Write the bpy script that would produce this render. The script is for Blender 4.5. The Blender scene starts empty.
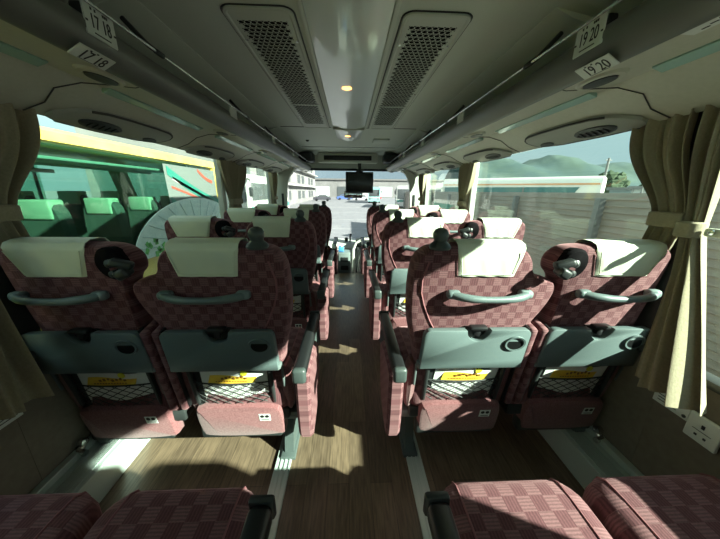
import bpy, bmesh, math, random
from mathutils import Vector, Matrix
random.seed(7)
sc = bpy.context.scene
COL = sc.collection
PI = math.pi
R = math.radians

# ------------------------------------------------------------------ materials
def mat(name, col, rough=.6, metal=0., spec=.5, sheen=0., coat=0.):
    m = bpy.data.materials.new(name); m.use_nodes = True
    b = m.node_tree.nodes['Principled BSDF']
    b.inputs['Base Color'].default_value = (*col, 1)
    b.inputs['Roughness'].default_value = rough
    b.inputs['Metallic'].default_value = metal
    b.inputs['Specular IOR Level'].default_value = spec
    b.inputs['Sheen Weight'].default_value = sheen
    b.inputs['Coat Weight'].default_value = coat
    return m

def noise_col(m, c0, c1, scale=20, stretch=(1, 1, 1), bump=0., detail=4, coord='Object'):
    nt = m.node_tree; N = nt.nodes; L = nt.links
    b = N['Principled BSDF']
    tc = N.new('ShaderNodeTexCoord'); mp = N.new('ShaderNodeMapping')
    mp.inputs['Scale'].default_value = stretch
    nz = N.new('ShaderNodeTexNoise'); nz.inputs['Scale'].default_value = scale
    nz.inputs['Detail'].default_value = detail
    rp = N.new('ShaderNodeValToRGB')
    rp.color_ramp.elements[0].position = .3; rp.color_ramp.elements[1].position = .7
    rp.color_ramp.elements[0].color = (*c0, 1); rp.color_ramp.elements[1].color = (*c1, 1)
    L.new(tc.outputs[coord], mp.inputs[0]); L.new(mp.outputs[0], nz.inputs['Vector'])
    L.new(nz.outputs[0], rp.inputs[0]); L.new(rp.outputs[0], b.inputs['Base Color'])
    if bump:
        bp = N.new('ShaderNodeBump'); bp.inputs['Strength'].default_value = bump
        bp.inputs['Distance'].default_value = .003
        L.new(nz.outputs[0], bp.inputs['Height']); L.new(bp.outputs[0], b.inputs['Normal'])
    return m

def fabric(name, ax, cell=.029, c0=(.102, .040, .046), c1=(.158, .076, .082)):
    """maroon moquette: checks of two tones, the squares hatched in alternate directions"""
    m = mat(name, c0, .9, sheen=.25, spec=.15)
    m.node_tree.nodes['Principled BSDF'].inputs['Sheen Tint'].default_value = (1, .55, .58, 1)
    nt = m.node_tree; N = nt.nodes; L = nt.links; b = N['Principled BSDF']
    tc = N.new('ShaderNodeTexCoord'); sp = N.new('ShaderNodeSeparateXYZ'); cb = N.new('ShaderNodeCombineXYZ')
    L.new(tc.outputs['Object'], sp.inputs[0])
    L.new(sp.outputs[ax[0]], cb.inputs[0]); L.new(sp.outputs[ax[1]], cb.inputs[1]); cb.inputs[2].default_value = .0013
    ck = N.new('ShaderNodeTexChecker'); ck.inputs['Scale'].default_value = 1 / cell
    ck.inputs['Color1'].default_value = (0, 0, 0, 1); ck.inputs['Color2'].default_value = (1, 1, 1, 1)
    L.new(cb.outputs[0], ck.inputs['Vector'])
    w = []
    for d in ('X', 'Y'):
        wv = N.new('ShaderNodeTexWave'); wv.bands_direction = d; wv.inputs['Scale'].default_value = 38
        wv.inputs['Distortion'].default_value = 1.5; wv.inputs['Detail Scale'].default_value = 6
        L.new(cb.outputs[0], wv.inputs['Vector']); w.append(wv)
    nz = N.new('ShaderNodeTexNoise'); nz.inputs['Scale'].default_value = 260; L.new(cb.outputs[0], nz.inputs['Vector'])
    def mix(a, bb, f, blend='MIX'):
        x = N.new('ShaderNodeMix'); x.data_type = 'RGBA'; x.blend_type = blend
        for s, v in ((6, a), (7, bb), (0, f)):
            if hasattr(v, 'is_output'): L.new(v, x.inputs[s])
            elif isinstance(v, tuple): x.inputs[s].default_value = v
            else: x.inputs[s].default_value = v
        return x.outputs[2]
    hatch = mix(w[0].outputs['Color'], w[1].outputs['Color'], ck.outputs['Fac'])
    base = mix((*c0, 1), (*c1, 1), ck.outputs['Fac'])
    h2 = mix((.72, .72, .72, 1), (1.2, 1.2, 1.2, 1), hatch)
    c = mix(base, h2, 1., 'MULTIPLY')
    n2 = mix((.7, .7, .7, 1), (1.3, 1.3, 1.3, 1), nz.outputs[0])
    c = mix(c, n2, .8, 'MULTIPLY')
    L.new(c, b.inputs['Base Color'])
    bp = N.new('ShaderNodeBump'); bp.inputs['Strength'].default_value = .25; bp.inputs['Distance'].default_value = .002
    L.new(nz.outputs[0], bp.inputs['Height']); L.new(bp.outputs[0], b.inputs['Normal'])
    return m

def glass(name, tint, refl=.04):
    m = bpy.data.materials.new(name); m.use_nodes = True
    nt = m.node_tree; N = nt.nodes; L = nt.links; N.clear()
    out = N.new('ShaderNodeOutputMaterial'); mx = N.new('ShaderNodeMixShader')
    tr = N.new('ShaderNodeBsdfTransparent'); tr.inputs[0].default_value = (*tint, 1)
    gl = N.new('ShaderNodeBsdfGlossy'); gl.inputs['Roughness'].default_value = 0.0
    fr = N.new('ShaderNodeLayerWeight'); fr.inputs[0].default_value = .5
    pw = N.new('ShaderNodeMath'); pw.operation = 'POWER'; pw.inputs[1].default_value = 5
    mt = N.new('ShaderNodeMath'); mt.operation = 'MULTIPLY_ADD'
    mt.inputs[1].default_value = 1 - refl; mt.inputs[2].default_value = refl
    L.new(fr.outputs['Facing'], pw.inputs[0]); L.new(pw.outputs[0], mt.inputs[0]); L.new(mt.outputs[0], mx.inputs[0])
    L.new(tr.outputs[0], mx.inputs[1]); L.new(gl.outputs[0], mx.inputs[2]); L.new(mx.outputs[0], out.inputs[0])
    return m

M = {}
M['back'] = fabric('moquette_back', (0, 2))
M['seat'] = fabric('moquette_seat', (0, 1), .038)
M['side'] = fabric('moquette_side', (1, 2))
M['plain'] = noise_col(mat('moquette_plain', (.16, .04, .048), .9, sheen=.25, spec=.15), (.135, .046, .051), (.21, .088, .094), 160, bump=.2)
M['piping'] = mat('piping', (.22, .08, .09), .8)
M['cover'] = noise_col(mat('cream_vinyl', (.72, .74, .62), .55, spec=.3), (.57, .61, .49), (.63, .66, .54), 6, bump=.3)
M['plastic'] = noise_col(mat('grey_green_plastic', (.10, .135, .135), .42), (.092, .125, .127), (.108, .142, .143), 300)
M['cap'] = mat('light_grey_plastic', (.16, .20, .20), .4)
M['dark'] = mat('dark_plastic', (.022, .026, .026), .45)
M['black'] = mat('black_plastic', (.010, .011, .012), .4)
M['velvet'] = mat('black_velvet', (.008, .007, .008), 1., spec=.05)
M['grip'] = mat('dark_green_rubber', (.045, .058, .056), .4)
M['steel'] = mat('painted_steel', (.15, .18, .18), .45, metal=.2)
M['legp'] = mat('leg_paint', (.06, .078, .076), .45)
M['chrome'] = mat('chrome', (.6, .6, .6), .2, metal=1)
M['cord'] = mat('net_cord', (.02, .022, .022), .7)
M['paper'] = noise_col(mat('paper', (.7, .72, .7), .6), (.62, .66, .64), (.74, .75, .72), 9)
M['yellow'] = noise_col(mat('yellow_print', (.72, .45, .03), .5), (.70, .36, .03), (.78, .58, .06), 22)
M['brownp'] = mat('brown_print', (.22, .10, .02), .5)
M['greenp'] = mat('green_print', (.12, .38, .10), .5)
M['redp'] = mat('red_print', (.5, .06, .04), .5)
M['bluep'] = mat('blue_print', (.05, .22, .5), .5)
M['ink'] = mat('ink', (.012, .012, .012), .6)
M['white'] = mat('white_plate', (.66, .69, .66), .45)
M['ceil'] = noise_col(mat('ceiling_panel', (.36, .37, .32), .6), (.52, .555, .50), (.55, .58, .525), 250)
M['cove'] = mat('ceiling_cove', (.53, .555, .50), .55)
M['grille'] = mat('grille_panel', (.46, .48, .43), .5)
M['rack'] = noise_col(mat('rack_cream', (.44, .43, .35), .45), (.50, .49, .405), (.54, .525, .44), 60)
M['rack2'] = mat('rack_grey', (.42, .42, .37), .5)
M['rackd'] = mat('service_grey', (.34, .34, .30), .5)
M['bar'] = mat('rack_bar', (.115, .12, .105), .4)
M['barseam'] = mat('rack_seam', (.05, .05, .045), .6)
M['strip'] = mat('green_reflection_strip', (.30, .46, .38), .15, coat=.5)  # green base colour includes the windows mirrored in the glossy plastic
M['wall'] = noise_col(mat('wall_lining', (.16, .135, .10), .75), (.15, .125, .095), (.175, .15, .115), 40, bump=.1)
M['trim'] = mat('trim_dark', (.03, .032, .03), .5)
M['pillar'] = mat('pillar_lining', (.30, .30, .26), .6)
M['white_pillar'] = mat('front_arch_white', (.50, .51, .47), .5)
M['alu'] = noise_col(mat('ribbed_aluminium', (.5, .58, .55), .4, metal=.35), (.46, .54, .51), (.52, .60, .57), 3, stretch=(60, 1, 1))
M['curtain'] = noise_col(mat('curtain_cloth', (.34, .27, .16), .9, sheen=.2, spec=.1), (.29, .25, .17), (.35, .30, .21), 140, bump=.25)
M['rear'] = mat('rear_wall', (.25, .24, .20), .7)
M['glass'] = glass('window_glass', (.85, .95, .895), .018)
M['wsglass'] = glass('windscreen_glass', (.80, .84, .84), .03)
M['bluegrey'] = mat('sill', (.05, .055, .05), .5)

def floor_mat():
    m = mat('wood_floor', (.09, .065, .045), .34)
    nt = m.node_tree; N = nt.nodes; L = nt.links; b = N['Principled BSDF']
    tc = N.new('ShaderNodeTexCoord'); mp = N.new('ShaderNodeMapping'); mp.inputs['Rotation'].default_value = (0, 0, PI / 2)
    br = N.new('ShaderNodeTexBrick'); br.inputs['Scale'].default_value = 1
    br.inputs['Brick Width'].default_value = .9; br.inputs['Row Height'].default_value = .095
    br.inputs['Mortar Size'].default_value = .0008; br.offset = .37
    br.inputs['Color1'].default_value = (.155, .110, .072, 1); br.inputs['Color2'].default_value = (.095, .068, .046, 1)
    br.inputs['Mortar'].default_value = (.04, .03, .02, 1)
    nz = N.new('ShaderNodeTexNoise'); nz.inputs['Scale'].default_value = 8; nz.inputs['Detail'].default_value = 8
    m2 = N.new('ShaderNodeMapping'); m2.inputs['Scale'].default_value = (14, 1.2, 1)
    L.new(tc.outputs['Object'], mp.inputs[0]); L.new(mp.outputs[0], br.inputs['Vector'])
    L.new(tc.outputs['Object'], m2.inputs[0]); L.new(m2.outputs[0], nz.inputs['Vector'])
    rp = N.new('ShaderNodeValToRGB'); rp.color_ramp.elements[0].color = (.6, .6, .6, 1); rp.color_ramp.elements[1].color = (1.3, 1.3, 1.3, 1)
    rp.color_ramp.elements[0].position = .3; rp.color_ramp.elements[1].position = .7
    L.new(nz.outputs[0], rp.inputs[0])
    mx = N.new('ShaderNodeMix'); mx.data_type = 'RGBA'; mx.blend_type = 'MULTIPLY'; mx.inputs[0].default_value = 1
    L.new(br.outputs['Color'], mx.inputs[6]); L.new(rp.outputs[0], mx.inputs[7]); L.new(mx.outputs[2], b.inputs['Base Color'])
    return m
M['floor'] = floor_mat()

# ------------------------------------------------------------------ mesh helpers
class MB:
    """collects shapes; build() links them as ONE mesh object"""
    def __init__(s): s.bm = bmesh.new()
    def add(s, bm2, mtx=None):
        if mtx is not None: bmesh.ops.transform(bm2, matrix=mtx, verts=bm2.verts)
        me = bpy.data.meshes.new('t'); bm2.to_mesh(me); bm2.free(); s.bm.from_mesh(me); bpy.data.meshes.remove(me)
        return s
    def box(s, c, d, bev=0., seg=2, rot=None):
        b = bmesh.new(); bmesh.ops.create_cube(b, size=1)
        bmesh.ops.scale(b, vec=d, verts=b.verts)
        if bev:
            bmesh.ops.bevel(b, geom=b.edges[:], offset=min(bev, min(d) * .49), segments=seg, profile=.5, affect='EDGES')
        m = Matrix.Translation(c)
        if rot: m = m @ Matrix.Rotation(rot[2], 4, 'Z') @ Matrix.Rotation(rot[1], 4, 'Y') @ Matrix.Rotation(rot[0], 4, 'X')
        return s.add(b, m)
    def rings(s, rr, closed=True, cap0=True, cap1=True):
        bm = s.bm; vs = [[bm.verts.new(p) for p in r] for r in rr]; n = len(vs[0])
        for a, b in zip(vs, vs[1:]):
            for i in range(n if closed else n - 1):
                j = (i + 1) % n
                try: bm.faces.new((a[i], a[j], b[j], b[i]))
                except ValueError: pass
        if cap0 and closed: bm.faces.new(vs[0][::-1])
        if cap1 and closed: bm.faces.new(vs[-1])
        return s
    def tube(s, path, r, seg=8):
        path = [Vector(p) for p in path]; n = len(path); rs = r if isinstance(r, (list, tuple)) else [r] * n
        rr = []; ref = None
        for i, p in enumerate(path):
            t = (path[min(i + 1, n - 1)] - path[max(i - 1, 0)]).normalized()
            if ref is None: ref = Vector((0, 0, 1)) if abs(t.z) < .9 else Vector((1, 0, 0))
            u = t.cross(ref).normalized(); w = u.cross(t).normalized(); ref = w
            rr.append([p + (u * math.cos(2 * PI * k / seg) + w * math.sin(2 * PI * k / seg)) * rs[i] for k in range(seg)])
        return s.rings(rr)
    def lathe(s, prof, c=(0, 0, 0), seg=16, mtx=None):
        b = MB(); b.rings([[(max(r, 1e-4) * math.cos(2 * PI * k / seg), max(r, 1e-4) * math.sin(2 * PI * k / seg), z) for k in range(seg)] for r, z in prof])
        m = Matrix.Translation(c)
        if mtx is not None: m = m @ mtx
        return s.add(b.bm, m)
    def quad(s, *p):
        s.bm.faces.new([s.bm.verts.new(q) for q in p]); return s
    def prism(s, pts, vec):
        v = Vector(vec); return s.rings([[Vector(p) for p in pts], [Vector(p) + v for p in pts]])
    def grid(s, fn, nu, nv, thick=None):
        bm = s.bm; vs = [[bm.verts.new(fn(i / nu, j / nv)) for j in range(nv + 1)] for i in range(nu + 1)]
        for i in range(nu):
            for j in range(nv): bm.faces.new((vs[i][j], vs[i + 1][j], vs[i + 1][j + 1], vs[i][j + 1]))
        return s
    def shell(s, fn, nu, nv, off):
        """a closed thin sheet: fn gives one side, off(u,v) the displacement to the other"""
        bm = s.bm
        A = [[bm.verts.new(fn(i / nu, j / nv)) for j in range(nv + 1)] for i in range(nu + 1)]
        B = [[bm.verts.new(Vector(fn(i / nu, j / nv)) + Vector(off(i / nu, j / nv))) for j in range(nv + 1)] for i in range(nu + 1)]
        for i in range(nu):
            for j in range(nv):
                bm.faces.new((A[i][j], A[i + 1][j], A[i + 1][j + 1], A[i][j + 1]))
                bm.faces.new((B[i][j], B[i][j + 1], B[i + 1][j + 1], B[i + 1][j]))
        for i in range(nu):
            bm.faces.new((A[i][0], B[i][0], B[i + 1][0], A[i + 1][0])); bm.faces.new((A[i][nv], A[i + 1][nv], B[i + 1][nv], B[i][nv]))
        for j in range(nv):
            bm.faces.new((A[0][j], A[0][j + 1], B[0][j + 1], B[0][j])); bm.faces.new((A[nu][j], B[nu][j], B[nu][j + 1], A[nu][j + 1]))
        return s
    def text(s, string, size, mtx, sx=1., depth=.0006):
        cu = bpy.data.curves.new('t', 'FONT'); cu.body = string; cu.size = size; cu.extrude = depth
        cu.align_x = 'CENTER'; cu.align_y = 'CENTER'
        ob = bpy.data.objects.new('t', cu); COL.objects.link(ob)
        dg = bpy.context.evaluated_depsgraph_get(); me = bpy.data.meshes.new_from_object(ob.evaluated_get(dg))
        bpy.data.objects.remove(ob); bpy.data.curves.remove(cu)
        b = bmesh.new(); b.from_mesh(me); bpy.data.meshes.remove(me)
        return s.add(b, mtx @ Matrix.Diagonal((sx, 1, 1, 1)))
    def build(s, name, m, parent=None, smooth=True, loc=None, label=None):
        bmesh.ops.recalc_face_normals(s.bm, faces=s.bm.faces)
        me = bpy.data.meshes.new(name); s.bm.to_mesh(me); s.bm.free()
        me.materials.append(m)
        if smooth:
            me.set_sharp_from_angle(angle=R(38))
            me.polygons.foreach_set('use_smooth', [True] * len(me.polygons))
        o = bpy.data.objects.new(name, me); COL.objects.link(o)
        if parent: o.parent = parent
        if loc: o.location = loc
        if label: o['label'] = label
        return o

def thing(name, label, cat, loc=(0, 0, 0), rz=0, group=None):
    o = bpy.data.objects.new(name, None); COL.objects.link(o); o.empty_display_size = .1
    o.location = loc; o.rotation_euler = (0, 0, rz); o['label'] = label; o['category'] = cat
    if group: o['group'] = group
    return o
def tag(o, label, cat, group=None, kind=None):
    o['label'] = label; o['category'] = cat
    if group: o['group'] = group
    if kind: o['kind'] = kind
    return o
def struct(o, label=None, cat=None):
    o['kind'] = 'structure'
    if label: o['label'] = label
    if cat: o['category'] = cat
    return o
def copy_tree(o, parent=None):
    c = o.copy(); COL.objects.link(c)
    if parent: c.parent = parent
    for ch in list(o.children): copy_tree(ch, c)
    return c

def chaikin(p, n=2):
    for _ in range(n):
        q = []
        for i in range(len(p)):
            a, b = p[i], p[(i + 1) % len(p)]
            q += [(a[0] * .75 + b[0] * .25, a[1] * .75 + b[1] * .25), (a[0] * .25 + b[0] * .75, a[1] * .25 + b[1] * .75)]
        p = q
    return p
def inset(p, d):
    n = len(p); A = sum(p[i][0] * p[(i + 1) % n][1] - p[(i + 1) % n][0] * p[i][1] for i in range(n)); sg = 1 if A > 0 else -1
    q = []
    for i in range(n):
        a, b = Vector(p[i - 1]), Vector(p[(i + 1) % n]); t = (b - a)
        if t.length < 1e-9: q.append(p[i]); continue
        t.normalize(); nrm = Vector((-t.y, t.x)) * sg
        q.append((p[i][0] + nrm.x * d, p[i][1] + nrm.y * d))
    return q
TAN = math.tan(R(10))
def BY(z): return (.97 - z) * TAN           # rear face of a backrest, local y
def puff(mb, poly, prof):
    """poly in (x,z); prof = [(inset, depth)]"""
    mb.rings([[(x, BY(z) + d, z) for x, z in inset(poly, i)] for i, d in prof]); return mb
def rrect(x0, x1, z0, z1, r, n=4):
    pts = []
    for cx, cz, a0 in ((x1 - r, z1 - r, 0), (x0 + r, z1 - r, 90), (x0 + r, z0 + r, 180), (x1 - r, z0 + r, 270)):
        for k in range(n + 1):
            a = R(a0 + 90 * k / n); pts.append((cx + r * math.cos(a), cz + r * math.sin(a)))
    return pts

# ------------------------------------------------------------------ seats
def seat(kind, sd):
    """kind 'aisle'/'window', sd=+1 seat on the right of the aisle, -1 on the left; aisle lies towards -sd x"""
    t = thing('passenger_chair', 'x', 'seat', group='reclining coach seats in pairs either side of the aisle')
    if kind == 'aisle':
        ol = [(-.272, .90), (-.268, 1.00), (-.245, 1.052), (-.19, 1.078), (.07, 1.08), (.125, 1.065), (.165, 1.02), (.175, .975),
              (.205, .955), (.268, .94), (.282, .902), (.266, .83), (.222, .74), (.19, .60), (.185, .33), (-.2, .33), (-.215, .6), (-.262, .76)]
    else:
        ol = [(-.194, .88), (-.202, .945), (-.238, .975), (-.243, 1.02), (-.22, 1.06), (-.16, 1.078), (.125, 1.08), (.172, 1.06), (.187, 1.01), (.185, .8), (.17, .33), (-.18, .33), (-.182, .6), (-.188, .78)]
    ol = [(x * sd, z) for x, z in ol]
    mb = MB(); puff(mb, chaikin(ol, 2), [(.034, .0), (.012, .006), (.003, .02), (0, .04), (0, .07), (.004, .09), (.014, .104), (.034, .112)])
    back = mb.build('backrest', M['back'], t)
    # piped seam of the back panel
    if kind == 'aisle':
        mb = MB(); mb.tube([(x * sd, BY(z) - .001, z) for x, z in ((-.215, 1.02), (-.232, .95), (-.23, .90), (-.215, .85), (-.185, .78), (-.16, .735))], .0035, 6)
        mb.build('piping', M['piping'], back)
    # headrest cover draped over the top
    if kind == 'aisle': w0, w1, cx = .117, .10, -.005
    else: w0, w1, cx = .126, .098, .008
    ytop = BY(1.072)
    path = [(BY(.965) - .005, .965), (BY(1.0) - .006, 1.0), (BY(1.035) - .006, 1.035), (BY(1.06) - .002, 1.062), (ytop + .012, 1.081), (ytop + .035, 1.089), (ytop + .07, 1.090), (ytop + .09, 1.085), (ytop + .108, 1.067), (ytop + .122, 1.03), (ytop + .130, .98), (ytop + .138, .91)]
    def cov(u, v):
        k = u * (len(path) - 1); i = min(int(k), len(path) - 2); f = k - i
        y = path[i][0] * (1 - f) + path[i + 1][0] * f; z = path[i][1] * (1 - f) + path[i + 1][1] * f
        w = w1 + (w0 - w1) * min(1, max(0, (z - .965) / .10))
        yy = y - .0015 * math.sin(v * 19 + z * 30) * (1 if u < .4 else 0)
        if u < .3 and (v < .02 or v > .98): yy += .004
        return (sd * cx + (v * 2 - 1) * w, yy, z)
    mb = MB(); mb.shell(cov, 33, 18, lambda u, v: (0, .003 if u < .4 else -.003, -.001))
    cv = mb.build('headrest_cover', M['cover'], t)
    mb = MB()
    mb.tube([(sd * cx + x, BY(z) - .0075, z) for x, z in ((-w0 + .010, 1.058), (-w1 + .008, .973), (0, .972), (w1 - .008, .973), (w0 - .010, 1.058))], .0016, 5)
    mb.build('hem', M['cover'], cv)
    # grab handle across the back
    hz = .895; hc = .015 * sd
    mb = MB(); P = []
    for k in range(13):
        a = -1 + 2 * k / 12; x = .148 * a
        P.append((hc + x, BY(hz) - (.012 + .042 * (1 - abs(a) ** 3.2)), hz - .008 * (1 - a * a) + .004))
    mb.tube(P, [.013, .0145, .0145, .014, .0125, .012, .012, .012, .0125, .014, .0145, .0145, .013], 10)
    h = mb.build('grab_handle', M['plastic'], t)
    for a in (-1, 1):
        mb = MB(); mb.box((hc + a * .132, BY(hz) - .016, hz + .003), (.05, .034, .032), .013, 3); mb.build('handle_mount', M['cap'] if a > 0 else M['plastic'], h)
    # folded tray table, latch recess and cup ring
    n0 = .044
    tw, tz = .180, .016
    tp = [(-.206, .562), (-.208, .61)] + [(-tw + .026 * math.cos(R(a)), .726 + .026 * math.sin(R(a))) for a in (180, 155, 130, 110, 90)]
    tp += [(-n0 - .004, .752)] + [(n0 * math.cos(R(a)), .752 + .05 * math.sin(R(a))) for a in range(185, 356, 17)] + [(n0 + .004, .752)]
    tp += [(tw + .026 * math.cos(R(a)), .726 + .026 * math.sin(R(a))) for a in (90, 70, 50, 25, 0)] + [(.208, .61), (.206, .562)]
    tp = [(x, z) for x, z in tp]
    mb = MB(); puff(mb, tp, [(.004, -.041), (.001, -.039), (0, -.034), (0, -.016), (.002, -.012)])
    tray = mb.build('tray_table', M['plastic'], t)
    mb = MB()
    for r0, d0, r1, d1 in ((.042, -.040, .040, -.048), (.040, -.048, .033, -.047), (.033, -.047, .031, -.0415)):
        mb.rings([[(1.0 * .15 + r * math.cos(2 * PI * k / 24), BY(.69 + .82 * r * math.sin(2 * PI * k / 24)) + d, .69 + .82 * r * math.sin(2 * PI * k / 24)) for k in range(24)] for r, d in ((r0, d0), (r1, d1))], cap0=False, cap1=False)
    mb.build('cup_ring', M['plastic'], tray)
    mb = MB(); mb.rings([[(.15 + r * math.cos(2 * PI * k / 24), BY(.69) - .0425, .69 + .82 * r * math.sin(2 * PI * k / 24)) for k in range(24)] for r in (.0325, .001)]); mb.build('cup_well', M['black'], tray)
    mb = MB(); mb.rings([[(x * .97, BY(.72) + d, z) for x, z in [(n0 * math.cos(R(a)), .752 + .05 * math.sin(R(a))) for a in range(180, 361, 15)]] for d in (-.013, -.004)]); mb.build('latch_recess', M['dark'], tray)
    mb = MB(); mb.box((0, BY(.75) - .026, .757), (.066, .03, .016), .006); mb.box((0, BY(.735) - .024, .736), (.024, .02, .034), .006, rot=(0, .2, 0)); mb.build('tray_latch', M['black'], tray)
    for a in (-1, 1):
        mb = MB(); mb.box((a * .204, BY(.565) - .02, .572), (.018, .04, .022), .006); mb.box((a * .212, BY(.50) - .012, .51), (.010, .012, .12), .004, rot=(R(10), 0, 0)); mb.build('tray_hinge', M['steel'], t)
    # pocket frame with its net
    mb = MB()
    mb.box((-.162, BY(.46) - .012, .46), (.016, .02, .20), .006, rot=(R(10), 0, 0)); mb.box((.162, BY(.46) - .012, .46), (.014, .02, .20), .006, rot=(R(10), 0, 0))
    mb.box((0, BY(.35) - .008, .345), (.34, .018, .02), .005)
    fr = mb.build('pocket_frame', M['dark'], t)
    mb = MB(); mb.box((0, BY(.44) + .001, .44), (.31, .006, .21), .002, rot=(R(10), 0, 0)); mb.build('pocket_back', M['dark'], fr)
    mb = MB(); z0, z1, X = .366, .480, .153
    sag = lambda x: -.012 - .014 * (1 - (x / X) ** 2)
    nn = 6; st = 2 * X / nn
    def seg(xa, za, xb, zb):
        pts = []
        for k in range(5):
            x = xa + (xb - xa) * k / 4; z = za + (zb - za) * k / 4; pts.append((x, BY(z) + sag(x), z))
        mb.tube(pts, .0017, 4)
    for k in range(-4, nn + 1):
        xa = -X + k * st
        for s2 in (1, -1):
            xs, xe = xa, xa + 4.5 * st * .8
            a, b = max(xs, -X), min(xe, X)
            if b - a < .01: continue
            fa, fb = (a - xs) / (xe - xs), (b - xs) / (xe - xs)
            if s2 < 0: fa, fb = 1 - fa, 1 - fb
            seg(a, z0 + fa * (z1 - z0), b, z0 + fb * (z1 - z0))
    mb.tube([(x, BY(z1) + sag(x), z1) for x in [X * (k / 6 - 1) for k in range(13)]], .0032, 5)
    mb.build('net', M['cord'], fr)
    # side bolsters either side of the pocket
    for a in (-1, 1):
        xb_ = .222 if (kind == 'aisle' and a == -sd) else .188
        mb = MB(); puff(mb, chaikin([(a * xb_ - .026, .30), (a * xb_ + .026, .30), (a * xb_ + .026, .56), (a * xb_ - .026, .56)], 2), [(.012, -.006), (.003, 0), (0, .012), (0, .06), (.006, .07)])
        mb.build('side_bolster', M['plain'], t)
    # padded lower panel
    mb = MB(); fl = chaikin([(-.160, .362), (.168, .362), (.192, .325), (.196, .22), (.19, .158), (-.165, .158), (-.176, .21), (-.178, .325)], 2)
    puff(mb, fl, [(.02, -.045), (.006, -.04), (0, -.025), (0, .015), (.01, .03)])
    lp = mb.build('lower_panel', M['plain'], t)
    mb = MB(); mb.box((.118, BY(.296) - .0452, .296), (.048, .002, .042), .0, rot=(R(10), 0, 0)); st_ = mb.build('sticker', M['white'], lp, label='small white notice sticker')
    mb = MB()
    for a in (-1, 1):
        mb.lathe([(.0055, 0), (.0085, 0), (.0085, .0008), (.0055, .0008), (.0055, 0)], (.118 + a * .0105, BY(.303) - .0465, .303), 14, Matrix.Rotation(R(100), 4, 'X'))
        mb.box((.118 + a * .0105, BY(.303) - .0466, .301), (.004, .001, .007))
    mb.box((.118, BY(.283) - .0466, .283), (.034, .001, .003)); mb.build('printed_symbols', M['ink'], st_)
    # cushion
    cx0, cx1 = (-.245, .168) if kind == 'aisle' else (-.292, .165)
    if sd < 0: cx0, cx1 = -cx1, -cx0
    cm, ch_ = (cx0 + cx1) / 2, (cx1 - cx0) / 2
    mb = MB(); r = []
    def crect(x0, x1, y0, y1, rr): return [(x, y) for x, y in rrect(x0, x1, y0, y1, rr, 5)]
    for i, z in ((.03, .31), (.008, .32), (0, .345), (0, .40), (.006, .43), (.022, .447), (.05, .455)):
        r.append([(x, y, z) for x, y in crect(cx0 + i, cx1 - i, .09 + i, .635 - i, .07)])
    mb.rings(r); cu = mb.build('seat_cushion', M['seat'], t)
    for a in (-1, 1):
        mb = MB(); mb.tube([(cm + a * ch_ * .72, y_, z_) for y_, z_ in ((.14, .4555), (.30, .4565), (.55, .4555), (.605, .450), (.628, .432), (.635, .405))], .003, 6); mb.build('piping', M['piping'], cu)
    # frame under the seat
    mb = MB(); mb.box((cm, .30, .285), (.36, .40, .06), .012); mb.box((0, .12, .20), (.36, .05, .07), .01); mb.build('seat_frame', M['dark'], t)
    a = -sd
    if kind == 'aisle':
        mb = MB(); mb.prism([(a * .215, .13, .0), (a * .215, .19, .245), (a * .215, .42, .245), (a * .215, .46, .0)], (a * -.042, 0, 0)); mb.box((a * .192, .3, .012), (.07, .38, .022), .005)
        mb.build('leg', M['legp'], t)
        mb = MB(); mb.box((a * .20, .17, .255), (.10, .10, .045), .012); mb.build('leg_bracket', M['steel'], t)
        # aisle armrest
        mb = MB(); mb.rings([[(a * (.262 + x), y, z) for y, z in inset(chaikin([(.04, .50), (.055, .19), (.10, .175), (.30, .22), (.37, .40), (.37, .53), (.04, .545)], 2), i)] for i, x in ((.012, 0), (0, .012), (0, .05), (.012, .064))])
        mb.build('armrest_panel', M['side'], t)
        mb = MB(); mb.box((a * .298, .22, .588), (.05, .49, .05), .015, 3); ap = mb.build('armrest', M['black'], t)
        mb = MB(); mb.box((a * .298, -.026, .582), (.052, .03, .062), .012, 3); mb.build('armrest_cap', M['grip'], ap)
        mb = MB(); mb.box((a * .298, .472, .588), (.056, .02, .058), .008, 2); mb.build('armrest_tip', M['dark'], ap)
        # stanchion knob on the aisle shoulder
        mb = MB(); mb.lathe([(.0, 1.085), (.034, 1.086), (.037, 1.094), (.032, 1.103), (.024, 1.109), (.021, 1.114), (.023, 1.120), (.0262, 1.130), (.0255, 1.141), (.019, 1.152), (.009, 1.157), (0, 1.158)], (a * .182, -.003, -.022), 20)
        mb.build('shoulder_grip', M['grip'], t)
    else:
        mb = MB(); mb.box((sd * .14, .25, .19), (.06, .30, .11), .012); mb.box((sd * .165, .26, .15), (.08, .12, .02), .006); mb.build('leg', M['steel'], t)
        mb = MB(); mb.tube([(sd * .19, .08, .19), (sd * .19, .05, .165), (sd * .16, .04, .16)], .014, 8); mb.lathe([(0, -.014), (.017, -.012), (.017, .012), (0, .014)], (sd * .19, .07, .19), 12, Matrix.Rotation(PI / 2, 4, 'Y')); mb.build('leg_bracket', M['chrome'], t)
        # black velvet pad and folding hook on the shoulder next to the neighbour
        mb = MB(); mb.rings([[(a * .183 + r_ * .053 * math.cos(2 * PI * k / 28), BY(1.005 + .06 * math.sin(2 * PI * k / 28)) + d, 1.008 + r_ * .06 * math.sin(2 * PI * k / 28)) for k in range(28)] for r_, d in ((.2, -.006), (.85, -.005), (1, .004), (1, .03))])
        mb.build('shoulder_pad', M['velvet'], t)
        mb = MB(); mb.box((a * .240, -.034, 1.018), (.062, .036, .026), .009, 3, rot=(0, .35 * a, .3 * a)); mb.box((a * .245, -.04, .990), (.042, .044, .034), .01, 3, rot=(.2, -.5 * a, 0))
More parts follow.
